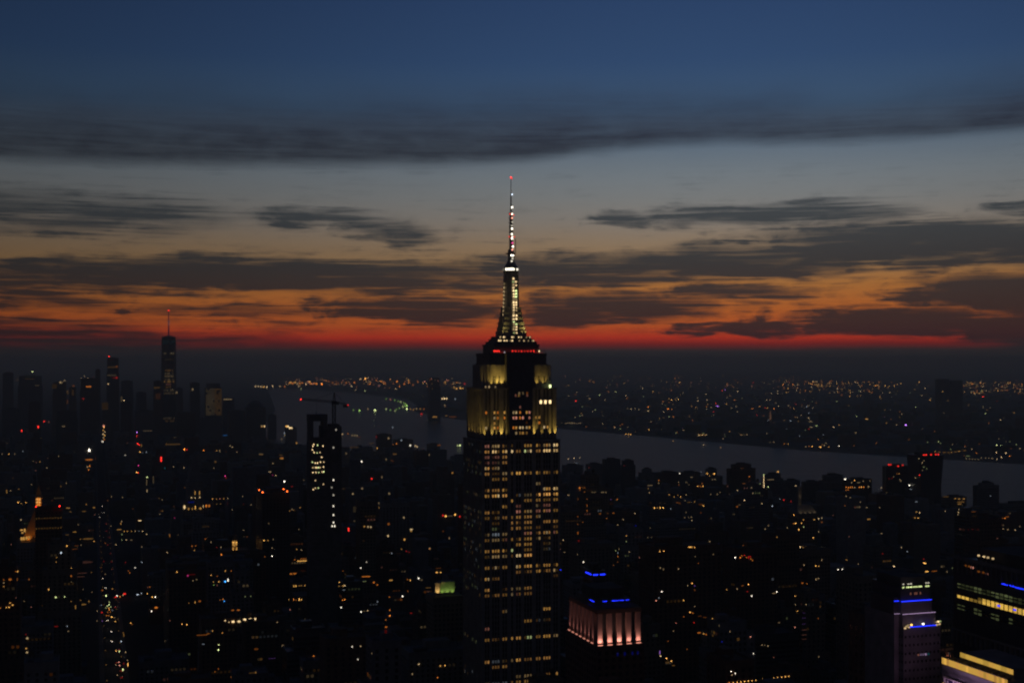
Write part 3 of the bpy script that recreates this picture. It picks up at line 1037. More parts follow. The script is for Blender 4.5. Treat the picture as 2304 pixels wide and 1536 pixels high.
# floodlit beige block
r, root, bx, H = tower(456, 463, 499, 873, 5600, 'beige stepped block with dimly floodlit facade in the downtown cluster', 'pale', 'tower', 'floodlit_tower', tiers=[(1.0, 1.0)], pane=False)
MB().box(bx[0][0] * .8, bx[0][1] * .8, bx[0][2] * .8, bx[0][3] * .8, H - .2, H + 20).build('crown', MAT['grey'], root)
lt = LitMesh()
for i in range(9):
    for k in range(14):
        if RNG.random() < .93 - .04 * max(0, 3 - i) * (k < 4):
            x = bx[0][0] + (i + .5) * (bx[0][1] - bx[0][0]) / 9
            z = H - 5 - k * 8.4
            lt.box(x - 3.1, x + 3.1, bx[0][2] - .3, bx[0][2] + .1, z - 3.4, z + 3.4, glow('warm' if i < 5 else 'amber', RNG.uniform(.028, .05)))
lt.build('lit_windows', root)  # glowing panes, floodlight on the facade put into their emission

# domed waterfront tower
gx, gy = gat(574, 5400)
r = Rec('domed_tower', gx, gy, 'dark dome-topped waterfront tower at the edge of the river, right of downtown', 'tower')
root = r.make_root()
Hd = zat(915, 5400)
MB().box(-40, 40, -30, 30, 0, Hd).build('wall', MAT['curtain'], root)
MB().cyl(0, 0, 38, 30, Hd - .3, Hd + 16, 20).cyl(0, 0, 30, 10, Hd + 15.9, Hd + 27, 20).build('dome', MAT['spandrel'], root)
r.add(-40, 40, -30, 30, 0, Hd + 18)


# --- building site tower with portal frame top and crane
def crane_tower():
    Y = 1300
    gx, gy = gat(697, Y)
    W = 18.5
    r = Rec('unfinished_tower', gx + 9, gy + 10, 'slender unfinished concrete tower with an open portal frame on top', 'tower')
    root = r.make_root()
    zf, zt = zat(985, Y), zat(934, Y)
    bays = MB()
    bays.box(-9, 9, -9, 9, 0, zf)
    bays.build('wall', MAT['concrete'], root)
    MB().box(-9, -5.0, -8, 8, zf - .2, zt).build('portal_leg', MAT['concrete'], root)
    MB().box(4.8, 9, -8, 8, zf - .2, zt).build('portal_leg', MAT['concrete'], root)
    MB().box(-9.3, 9.3, -8.3, 8.3, zt - 6.2, zt + .6).build('portal_beam', MAT['concrete'], root)
    MB().box(9.02, 24, -7, 10, 0, zat(960, Y)).box(12, 22, -6, 8, zat(960, Y) - .3, zat(955, Y)).build('service_core', MAT['concrete'], root)
    MB().box(3.0, 4.79, -7, 7, zf - .2, zf + 12).build('site_hut', MAT['crane'], root)
    for k in range(int(zf / 4.2)):
        MB().box(-9.25, 9.25, -9.25, 9.25, 4 + k * 4.2, 4.35 + k * 4.2).build('floor_slab', MAT['grey'], root)
    # lit bays of the north face
    import itertools
    rg = random.Random(11)
    pts = [(705, 999), (714, 1001), (703, 1003), (702, 1011), (706, 1017), (713, 1018), (720, 1017), (727, 1003), (724, 1028), (702, 1039), (709, 1041), (714, 1041), (721, 1039), (729, 1039), (703, 1051), (709, 1051), (712, 1051),
           (716, 1051), (720, 1051), (728, 1050), (703, 1062), (710, 1062), (717, 1062), (725, 1061), (729, 1061), (709, 1080), (728, 1089), (704, 1100), (709, 1097), (716, 1097)]
    for px, py in pts:
        X, Yw, z = at(px, py, Y + 4)
        a, b = w2g(X, Yw)
        lx = max(-8.6, min(8.6, a - r.gx))
        MB().box(lx - .45, lx + .45, -9.5, -9.26, z - .6, z + .6).build('work_lamp', glow('warm' if rg.random() < .75 else 'lime', rg.choice([.9, 1.3, 1.9])), root)
    for px, py, l in ((752, 1007, .5), (752, 1080, 1.3), (748, 1097, .3), (752, 1114, .6), (752, 1139, 1.3), (752, 1159, 1.5), (752, 1176, 1.2), (749, 1184, 1.5), (755, 1184, 1.4), (732, 977, 1.6), (758, 967, .4)):
        X, Yw, z = at(px, py, Y + 6)
        a, b = w2g(X, Yw)
        MB().box(a - r.gx - .6, a - r.gx + .6, -7.4, -7.05, z - .8, z + .8).build('work_lamp', glow('white', l), root)
    r.add(-9, 9, -9, 9, 0, zf)
    r.add(9, 24, -7, 10, 0, zat(960, Y))
    r.block = True
    # crane, standing on the core
    cx, cyy = gx + 9 + 17.5, gy + 11
    c = empty('tower_crane', cx, cyy, ANG, zat(958, Y))
    tag(c, 'tower crane with red lamps on both jib ends above the unfinished tower', 'crane')
    hz = zat(908, Y) - zat(958, Y)
    ms = MB()
    for sx in (-1, 1):
        for sy in (-1, 1):
            ms.beam((sx * 1.5, sy * 1.5, -1), (sx * 1.5, sy * 1.5, hz), .5)
    k = int(hz / 3)
    for i in range(k):
        z0, z1 = i * 3.0, i * 3.0 + 3
        sg = 1 if i % 2 else -1
        for s in (-1, 1):
            ms.beam((-1.5 * sg, s * 1.5, z0), (1.5 * sg, s * 1.5, z1), .32)
            ms.beam((s * 1.5, -1.5 * sg, z0), (s * 1.5, 1.5 * sg, z1), .32)
        for s in (-1, 1):
            ms.beam((-1.5, s * 1.5, z1), (1.5, s * 1.5, z1), .32)
            ms.beam((s * 1.5, -1.5, z1), (s * 1.5, 1.5, z1), .32)
    ms.build('mast', MAT['crane'], c)
    MB().box(-2.4, 2.4, -2.2, 2.2, hz - 1, hz + 2.4).build('slewing_unit', MAT['crane'], c)
    MB().box(2.5, 4.6, -3.2, -.8, hz - 1.5, hz + 1.6).build('cab', MAT['crane'], c)
    ah = hz + 11
    MB().beam((-1, 0, hz + 2), (0.3, 0, ah), .8).beam((1.4, 0, hz + 2), (.3, 0, ah), .8).build('head', MAT['crane'], c)
    jib = MB()
    L_, ang = -33.0, 5.5

    def truss(m_, xa, za, xb, zb, hgt, n_):
        for i in range(n_):
            t0, t1 = i / n_, (i + 1) / n_
            x0, x1 = xa + (xb - xa) * t0, xa + (xb - xa) * t1
            z0, z1 = za + (zb - za) * t0, za + (zb - za) * t1
            for s in (-1, 1):
                m_.beam((x0, s * .9, z0), (x1, s * .9, z1), .42)
                m_.beam((x0, s * .9, z0), ((x0 + x1) / 2, 0, (z0 + z1) / 2 + hgt), .28)
                m_.beam(((x0 + x1) / 2, 0, (z0 + z1) / 2 + hgt), (x1, s * .9, z1), .28)
            m_.beam((x0, -.9, z0), (x0, .9, z0), .28)
            if i:
                xm = x0 - (x1 - x0) / 2
                zm = z0 - (z1 - z0) / 2
                m_.beam((xm, 0, zm + hgt), ((x0 + x1) / 2, 0, (z0 + z1) / 2 + hgt), .4)
    truss(jib, -1.5, hz + .6, -33.5, hz + 3.6, 1.7, 11)
    jib.build('jib', MAT['crane'], c)
    cj = MB()
    truss(cj, 1.5, hz + .4, 14.0, hz - 2.2, 1.4, 4)
    cj.box(9.5, 13.8, -1.5, 1.5, hz - 4.4, hz - 1.9)
    cj.build('counter_jib', MAT['crane'], c)
    MB().beam((.3, 0, ah), (-20, 0, hz + 4), .22).beam((.3, 0, ah), (12, 0, hz - 1), .22).build('stay', MAT['crane'], c)
    MB().beam((-18, 0, hz + 2), (-18, 0, hz - 9), .15).box(-18.5, -17.5, -.4, .4, hz - 10.5, hz - 9).build('hook', MAT['crane'], c)
    MB().box(-34.3, -33.2, -.6, .6, hz + 3.4, hz + 4.7).build('beacon', glow('red', 3.0), c)
    MB().box(14, 15.0, -.55, .55, hz - 2.6, hz - 1.5).build('beacon', glow('red', 1.0), c)


crane_tower()

# --- dark tower with four orange lamps
tower(576, 590, 652, 1112, 1400, 'wide black tower with four orange-red rooftop lamps', 'curtain', 'tower', 'lamp_topped_tower', tiers=[(1, 1)],
      beacons=[(583, 1103, 5, 'ember'), (591, 1108, 6, 'ember'), (638, 1101, 4, 'ember'), (646, 1106, 6, 'ember')])

# --- dark stepped tower with lit ledge (left of centre)
r, root, bx, H = tower(398, 412, 474, 1136, 1850, 'stepped dark tower with bright amber ledge windows and tall crown', 'pale', 'tower', 'stepped_tower', tiers=[(1, 1)], bulk=False)
w_ = bx[0][1]
d_ = bx[0][3]
MB().box(-w_ * .62, w_ * .55, -d_ * .62, d_ * .6, H - .3, H + 32).build('crown', MAT['pale'], root)
MB().prism([(-w_ * .5, -d_ * .5), (w_ * .45, -d_ * .5), (w_ * .45, d_ * .5), (-w_ * .5, d_ * .5)], [(-w_ * .12, -d_ * .1), (w_ * .08, -d_ * .1), (w_ * .08, d_ * .1), (-w_ * .12, d_ * .1)], H + 31.9, H + 72).build('steeple', MAT['pale'], root)
r.add(-w_ * .62, w_ * .55, -d_ * .62, d_ * .6, H - .3, H + 32)
r.add(-w_ * .3, w_ * .3, -d_ * .3, d_ * .3, H + 32, H + 70)


# --- gilded pyramid with lantern and the dark block before it
def pyramid():
    Y = 1520
    gx, gy = gat(87, Y)
    r = Rec('pyramid_roofed_tower', gx, gy, 'tower with orange-lit gilded pyramid roof and glowing lantern spire', 'tower')
    root = r.make_root()
    zb, zl = zat(1215, Y), zat(1145, Y)
    s = 23.0
    MB().box(-s, s, -s, s, 0, zb).build('wall', MAT['pale'], root)
    panes(root, [(-s, s, -s, s, 0, zb)])
    parapet(root, -s, s, -s, s, zb, MAT['pale'])
    q = s - 4
    MB().prism([(-q, -q), (q, -q), (q, q), (-q, q)], [(-4, -4), (4, -4), (4, 4), (-4, 4)], zb - .2, zl).build('pyramid_roof', MAT['copper'], root)
    MB().box(-4.4, 4.4, -4.4, 4.4, zl - .3, zl + 2).build('lantern_base', MAT['copper'], root)
    for i in range(8):
        a = i * math.pi / 4 + math.pi / 8
        MB().cyl(3.4 * math.cos(a), 3.4 * math.sin(a), .5, .5, zl + 2, zl + 14, 6).build('lantern_column', MAT['copper'], root)
    MB().cyl(0, 0, 2.2, 2.0, zl + 2, zl + 14, 8).build('lantern_glass', glow('orange', .7), root)
    for z in (zl + 4, zl + 7.5, zl + 11):
        for x in (-1.6, 1.4):
            MB().box(x - .8, x + .8, -3.9, -3.6, z, z + 2.2).build('lantern_lamp', glow('deep' if z > zl + 6 else 'orange', 1.0), root)
    MB().cyl(0, 0, 4.4, 4.0, zl + 14, zl + 15.2, 8).cyl(0, 0, 3.7, .2, zl + 15.2, zl + 29, 8).build('spire', MAT['copper'], root)
    orange = (1, .36, .06)
    for x, y in ((-10, -21.5), (0, -21.5), (10, -21.5)):
        lamp('roof_floodlight', 'SPOT', (x, y, zb + 1), orange, 6000, root, (math.radians(180 - 32), 0, 0), spot_size=math.radians(70), spot_blend=.8, shadow_soft_size=.4)
    for y in (-12, 0, 12):
        lamp('roof_floodlight', 'SPOT', (-21.5, y, zb + 1), orange, 13000, root, (math.radians(180), math.radians(-32), 0), spot_size=math.radians(70), spot_blend=.8, shadow_soft_size=.4)
    for x in (-7, 0, 7):
        lamp('lantern_floodlight', 'SPOT', (x, -8.5, zl - 4), orange, 6000, root, (math.radians(180 - 16), 0, 0), spot_size=math.radians(60), spot_blend=.8, shadow_soft_size=.3)
    for px, py, w, h, l in ((50, 1185, 5, 3, .7), (57, 1186, 4, 8, .6), (52, 1191, 4, 3, .5), (50, 1204, 4, 7, .55), (55, 1204, 4, 7, .55), (61, 1203, 4, 7, .5), (67, 1202, 4, 6, .35)):
        z = zat(py, Y)
        X, Yw, _ = at(px, py, Y - 12)
        a, b = w2g(X, Yw)
        MB().box(a - gx - w * .26, a - gx + w * .26, -s - .3, -s - .1, z - h * .25, z + h * .25).build('gallery_lamp', glow('amber', l), root)
    r.add(-s, s, -s, s, 0, zb)
    r.add(-q * .6, q * .6, -q * .6, q * .6, zb, zl)
    r.block = True


pyramid()
r, root, bx, H = tower(76, 79, 140, 1143, 1250, 'black slab with two red corner lamps before the orange pyramid roof', 'brick', 'tower', 'dark_slab', tiers=[(1, 1)],
                       beacons=[(81, 1141, 4, 'red'), (134, 1139, 4, 'red')], bulk=False)
for py, l in ((1165, .12), (1187.5, .13)):
    z = zat(py, 1255)
    for i in range(10):
        x = bx[0][0] + 1.2 + i * (bx[0][1] - bx[0][0] - 2.4) / 9
        MB().box(x - .5, x + .5, bx[0][2] - .2, bx[0][2] + .1, z - .7 + .3 * (i % 2), z + .7 + .3 * (i % 2)).build('crown_lamp', glow('amber', l * .55 * RNG.uniform(.5, 1.3)), root)

# --- small gilded cupola
gx, gy = gat(526, 1500)
r = Rec('cupola_building', gx, gy, 'low stone block crowned by a small glowing golden cupola', 'building')
root = r.make_root()
zc = zat(1236, 1500)
MB().box(-16, 16, -14, 14, 0, zc).build('wall', MAT['tan'], root)
panes(root, [(-16, 16, -14, 14, 0, zc)])
parapet(root, -16, 16, -14, 14, zc, MAT['tan'])
MB().cyl(0, -8, 4.2, 4.0, zc - .2, zc + 5, 8).build('cupola_drum', MAT['copper'], root)
for i in range(8):
    a = i * math.pi / 4 + math.pi / 8
    MB().cyl(3.0 * math.cos(a), -8 + 3.0 * math.sin(a), .35, .35, zc + 5, zc + 12, 6).build('cupola_column', MAT['copper'], root)
MB().cyl(0, -8, 2.0, 2.0, zc + 5, zc + 12, 8).build('cupola_glass', glow('amber', .45), root)
for x in (-1.9, 1.9):
    for z, l in ((zc + 1.5, .7), (zc + 3.2, .6), (zc + 7, .8), (zc + 9.4, 1.6)):
        MB().box(x - .7, x + .7, -12.5, -12.2, z, z + 1.3).build('cupola_lamp', glow('amber', l), root)
MB().cyl(0, -8, 3.4, .2, zc + 12, zc + 17.5, 8).cyl(0, -8, .12, .05, zc + 17.4, zc + 23, 6).build('cupola_roof', MAT['copper'], root)
r.add(-16, 16, -14, 14, 0, zc)


# --- pink colonnade tower right of the skyscraper
def pink_tower():
    Y = 650
    gx, gy = gat(1345, Y)
    Xc = (1345 - 1152) / F * Y
    W, D = 23.4, 41.0
    r = Rec('colonnade_tower', gx + W / 2, gy + D / 2, 'tower top ringed by pink uplit columns beside the tall skyscraper', 'tower')
    root = r.make_root()
    z0 = zat(1452, Y)
    z1 = zat(1380, Y)
    hw, hd = W / 2, D / 2
    MB().box(-hw - 1.5, hw + 1.5, -hd - 1.5, hd + 1.5, 0, z0).build('wall', MAT['brick'], root)
    panes(root, [(-hw - 1.5, hw + 1.5, -hd - 1.5, hd + 1.5, 0, z0)])
    MB().box(-hw + 3.2, hw - 3.2, -hd + 3.2, hd - 3.2, z0 - .3, z1).build('attic_wall', MAT['spandrel'], root)
    MB().box(-hw - .4, hw + .4, -hd - .4, hd + .4, z1 - .2, z1 + 2.0).build('entablature', MAT['brick'], root)
    nN, nE = 5, 8
    cw = 2.5
    for i in range(nN):
        x = -hw + cw / 2 + i * (W - cw) / (nN - 1)
        MB().box(x - cw / 2, x + cw / 2, -hd, -hd + 1.59, z0 - .2, z1 - .21).build('column', MAT['pinkstone'], root)
        MB().box(x - cw / 2, x + cw / 2, -hd - .75, -hd - .35, z0 + .02, z0 + .4).build('light_strip', glow('rose', 1.0), root)
        lamp('uplight', 'AREA', (x, -hd - .9, z0 + .5), (1, .52, .44), 170 * (1.2 if i < 3 else .9), root, (math.radians(180 - 12), 0, 0), shape='RECTANGLE', size=cw * .9, size_y=.4, spread=math.radians(80))
    for i in range(1, nE):
        y = -hd + cw / 2 + i * (D - cw) / (nE - 1)
        MB().box(-hw, -hw + 1.59, y - cw / 2, y + cw / 2, z0 - .2, z1 - .21).build('column', MAT['pinkstone'], root)
        MB().box(-hw - .75, -hw - .35, y - cw / 2, y + cw / 2, z0 + .02, z0 + .4).build('light_strip', glow('rose', .8), root)
        lamp('uplight', 'AREA', (-hw - .9, y, z0 + .5), (1, .48, .44), 130, root, (math.radians(180), math.radians(-12), 0), shape='RECTANGLE', size=.4, size_y=cw * .9, spread=math.radians(80))
    # setback penthouse with blue strips
    zp = zat(1356, Y + 8)
    pw, pd = 9.6, 12.5
    MB().box(-pw + .6, pw + .6, -pd + 3, pd + 3, z1 + 1.9, zp + 1.0).build('penthouse', MAT['spandrel'], root)
    MB().box(-pw + 2, pw - 1, -pd + 6, pd, zp + .9, zp + 6).build('plant_room', MAT['roof'], root)
    for a, b in ((-4.6, -2.2), (0.4, 4.4), (4.8, 7.2), (8.2, 10.0)):
        MB().box(a, b, -pd + 2.8, -pd + 2.99, zp - .1, zp + .16).build('blue_strip', glow('blue', 2.6), root)
    for a, b in ((-pd + 3.6, -pd + 6.6), (-pd + 7.2, -pd + 9.5)):
        MB().box(-pw + .42, -pw + .59, a, b, zp - .1, zp + .16).build('blue_strip', glow('blue', 3.0), root)
    for x in (-1.5, 2.4, 6.6, 9.5):
        MB().box(x - .5, x + .5, -hd - 1.62, -hd - 1.51, z0 - 5.5, z0 - 3.8).build('blue_window', glow('blue', .05), root)
    r.add(-hw - 1.5, hw + 1.5, -hd - 1.5, hd + 1.5, 0, z0)
    r.add(-hw, hw, -hd, hd, z0, z1)
    r.add(-pw, pw, -pd, pd, z1, zp)
    r.block = True


pink_tower()
r, root, bx, H = tower(1312, 1333, 1362, 1288, 790, 'black tower with three blue strips below its roof, beside the tall skyscraper', 'curtain', 'tower', 'blue_strip_tower', tiers=[(1, 1)], ribbon=True, maxd=40)
for a, b in ((.05, .42), (.58, .98)):
    x0, x1 = bx[0][0], bx[0][1]
    MB().box(x0 + a * (x1 - x0), x0 + b * (x1 - x0), bx[0][2] - .3, bx[0][2] - .06, H - 1.6, H - .9).build('blue_strip', glow('blue', 2.6), root)
y0, y1 = bx[0][2], bx[0][3]
MB().box(bx[0][0] - .3, bx[0][0] - .06, y0 + .1 * (y1 - y0), y0 + .7 * (y1 - y0), H - 1.6, H - .9).build('blue_strip', glow('blue', 2.6), root)
r.block = True


# --- blue and white lit stepped building (lower right)
def blue_white():
    Y = 520
    gx, gy = gat(2031, Y)
    S = Y / F
    Wd = 13.5
    r = Rec('blue_lit_building', gx + Wd / 2 + 1.2, gy + 12, 'stepped purple-brown building with glowing blue and white ledge lines', 'building')
    root = r.make_root()
    z1, z2, z3 = zat(1411, Y), zat(1383, Y), zat(1355, Y)
    zt = zat(1322, Y)
    hw = Wd / 2 + .8
    wall = MAT['grey']
    MB().box(-hw, hw + 2.4, -12, 14, 0, z1).build('wall', wall, root)
    panes(root, [(-hw, hw + 2.4, -12, 14, z1 - 60, z1)], sx=1.7, sz=3.4, w=.8, h=1.0)
    MB().box(-hw + .3, hw + 1.0, -10.8, 13, z1 - .3, z2).build('middle_tier', wall, root)
    MB().box(-hw + .3, hw - .2, -10.0, 12, z2 - .3, z3).build('upper_tier', wall, root)
    MB().box(-hw + .6, hw - .8, -9.2, 11, z3 - .3, zt).build('top_tier', MAT['curtain'], root)
    MB().box(-hw - 2.3, -hw - .01, -9, 12, 0, z2 - .3).build('side_wing', wall, root)
    MB().box(-hw + .3, hw - .4, -10.2, -9.95, z3 - .05, z3 + .2).build('blue_strip', glow('blue', 2.6, True), root)
    MB().box(-hw - 1.9, -hw + .29, -8.5, -8.25, z3 - .05, z3 + .18).build('blue_strip', glow('blue', 2.4, True), root)
    MB().box(-hw - 2.0, -hw + .29, -8.2, 8, z2 - .35, z3 + 1.4).build('side_wing', MAT['curtain'], root)
    MB().box(-hw + .3, hw + .9, -11.0, -10.85, z2 - .05, z2 + .18).build('white_strip', glow('lilac', .55, True), root)
    MB().box(-hw - 2.3, -hw + .29, -9.2, -8.95, z2 - .05, z2 + .17).build('white_strip', glow('lilac', .45, True), root)
    MB().box(-hw + 2.8, hw + 1.0, -12.3, -12.05, z1 - .05, z1 + .18).build('blue_strip', glow('blue', 2.2, True), root)
    for x, z, c, l in ((-hw + .6, z1 - .3, 'warm', .7), (-hw + 1.2, z1 + .4, 'warm', .35), (-hw + 2.4, z1, 'warm', .6), (-hw + 2.0, z1 + .8, 'warm', .3), (-hw + 3.6, z1 + .9, 'gold', 2.4), (1.6, z1 + .9, 'white', 3.5),
                       (hw + .6, z1 + 1.3, 'warm', .45), (hw + .6, z1 + .2, 'warm', .6), (hw + 1.9, z1 + .4, 'warm', .6), (hw + 1.2, z1 + 1.4, 'warm', 2.0), (hw + 2.1, z1 + 1.5, 'lime', .4)):
        MB().box(x - .42, x + .42, -12.35, -12.06, z - .28, z + .28).build('wall_lamp', glow(c, l), root)
    for x, l in ((-6.4, 1.0), (-3.9, 1.2), (-2.6, 1.3), (-4.6, .7), (-1.4, .7), (-.5, .8), (.4, .8), (1.6, .9), (2.5, .9), (5.1, 1.0), (6.2, 1.0)):
        x = x * .95 + .3
        MB().box(x - .35, x + .35, -9.5, -9.22, zt - .6, zt - .1).build('cornice_lamp', glow('lime', l), root)
        if l > .95:
            MB().box(x - .35, x + .35, -9.5, -9.22, zt + .75, zt + 1.15).build('cornice_lamp', glow('white', l * .5), root)
            MB().box(x - .3, x + .3, -9.35, -9.22, zt - .1, zt + .75).build('lamp_bracket', MAT['crane'], root)
    MB().box(-hw + 1.5, hw - 2, -8, 9, zt - .1, zt + 3.5).build('plant_room', MAT['roof'], root)
    for x in (-2.2, -.2, .6, 2.4):
        MB().box(x - .3, x + .3, -9.32, -9.21, zt - 3.6, zt - 2.6).build('window', glow('rose', .12), root)
    for x, c, l in ((-.6, 'rose', .12), (.6, 'lilac', .12), (1.7, 'lilac', .14), (2.9, 'lilac', .3), (4.2, 'teal', .1)):
        MB().box(x - .4, x + .4, -12.2, -12.06, zat(1475, Y) - .4, zat(1475, Y) + .4).build('window', glow(c, l), root)
    r.add(-hw, hw + 2.4, -12, 14, 0, z1)
    r.add(-hw, hw, -10, 12, z1, zt)
    r.block = True
    # brown lower neighbour to the left
    tower(1938, 1944, 2030, 1388, 560, 'plain brown block with two amber windows left of the blue-lit building', 'brick', 'building', 'brick_block', maxd=16)


blue_white()


# --- large office block at the right edge
def office_right():
    GXF = 356.0
    ya, yb = 474.0, 330.0      # far and near end of the east face along the avenue

    def on_face(px, py):
        t = (px - 1152.0) / F
        Y = GXF / (t * CA + SA)
        X = t * Y
        return w2g(X, Y)[1], zat(py, Y)
    _, zt = on_face(2155, 1256)
    r = Rec('office_block', GXF + 25, (ya + yb) / 2, 'large office block with yellow lit window rows along its side, cut by the right edge', 'office block')
    root = r.make_root()
    ox, oy = r.gx, r.gy
    hl = (ya - yb) / 2
    MB().box(-25, 25, -hl, hl, 0, zt).build('wall', MAT['curtain'], root)
    parapet(root, -25, 25, -hl, hl, zt, MAT['grey'])
    MB().box(-18, 15, -hl + 8, hl - 8, zt - .2, zt + 5).build('plant_room', MAT['roof'], root)
    # vertical fins of the top storey and of the lower colonnade
    _, zl1 = on_face(2158, 1416)
    _, zl0 = on_face(2158, 1443)
    n_ = int(2 * hl / 3.1)
    for i in range(n_ + 1):
        y = -hl + .4 + i * (2 * hl - .8) / n_
        if y + oy < 405:
            continue
        MB().box(-25.5, -25.01, y - .35, y + .35, zt - 6.0, zt - .5).build('fin', MAT['grey'], root)
        MB().box(-26.2, -25.01, y - .42, y + .42, zl0, zl1 - .31).build('colonnade_post', MAT['pale'], root)
    MB().box(-26.3, -25.01, -hl, hl, zl1 - .3, zl1 + .3).build('colonnade_beam', MAT['pale'], root)
    rg = random.Random(21)
    # window rows: start px,py along the face; yellow and pale
    sp_ = 2.75
    rowsY = [(1313, 'w'), (1320, 'w'), (1341, 'y1'), (1335, 'y2'), (1360, 'd'), (1368, 'd')]
    for py, kd in rowsY:
        ytop, z = on_face(2158, py)
        k = 0
        while True:
            y = ytop - k * sp_
            if y < 395:
                break
            l, c = 0, 'warm'
            if kd == 'y1':
                c = 'gold'
                l = .75 if k in (0, 1, 2) or k > 5 else .2
            elif kd == 'y2':
                c = 'gold'
                l = 0.0 if k < 5 else (.1 if k == 5 else .7)
            elif kd == 'w':
                c = 'lime'
                l = .075 * (1 if k in (0, 4, 5, 8, 9, 10, 11, 12) else .3) * (1 if py < 1316 else .7)
            else:
                c = 'lime'
                l = .05 if k in (0, 1, 4, 5, 8, 9, 12) else 0
            if l > 0:
                hh = .58 if kd in ('y1', 'y2') else rg.choice([.25, .4, .5])
                MB().box(-25.12, -25.0 + .01, y - oy - sp_ * .37, y - oy + sp_ * .37, z - hh, z + hh).build('window', glow(c, l * rg.uniform(.75, 1.15)), root)
            else:
                MB().box(-25.06, -25.0 + .01, y - oy - sp_ * .37, y - oy + sp_ * .37, z - .5, z + .5).build('window', MAT['glass'], root)
            k += 1
    for a, b, py in ((2254, 2268, 1312), (2272, 2282, 1316), (2284, 2310, 1320)):
        y1, z = on_face(a, py)
        y0, _ = on_face(b, py)
        MB().box(-25.2, -25.0, y0 - oy, y1 - oy, z - .25, z + .25).build('blue_strip', glow('blue', 1.6), root)
    for px, py, c, l in ((2248, 1362, 'blue', 1.2), (2284, 1371, 'blue', 1.2), (2188, 1276, 'rose', .7), (2175, 1272, 'orange', .12), (2180, 1273, 'orange', .12), (2202, 1285, 'orange', .12), (2212, 1287, 'orange', .14), (2221, 1290, 'rose', .12)):
        y, z = on_face(px, py)
        MB().box(-25.3, -25.02, y - oy - .8, y - oy + .8, z - .35, z + .35).build('window', glow(c, l), root)
    for px, l in ((2187, .8), (2199, .7), (2208, .5), (2219, .5)):
        y, z = on_face(px, 1248)
        MB().box(-22, -21.3, y - oy - .35, y - oy + .35, zt - .2, zt + 2.2).build('roof_lamp_post', MAT['crane'], root)
        MB().box(-22, -21.3, y - oy - .35, y - oy + .35, zt + 2.2, zt + 2.9).build('roof_lamp', glow('warm', l), root)
    r.add(-25, 25, -hl, hl, 0, zt)
    r.block = True


office_right()


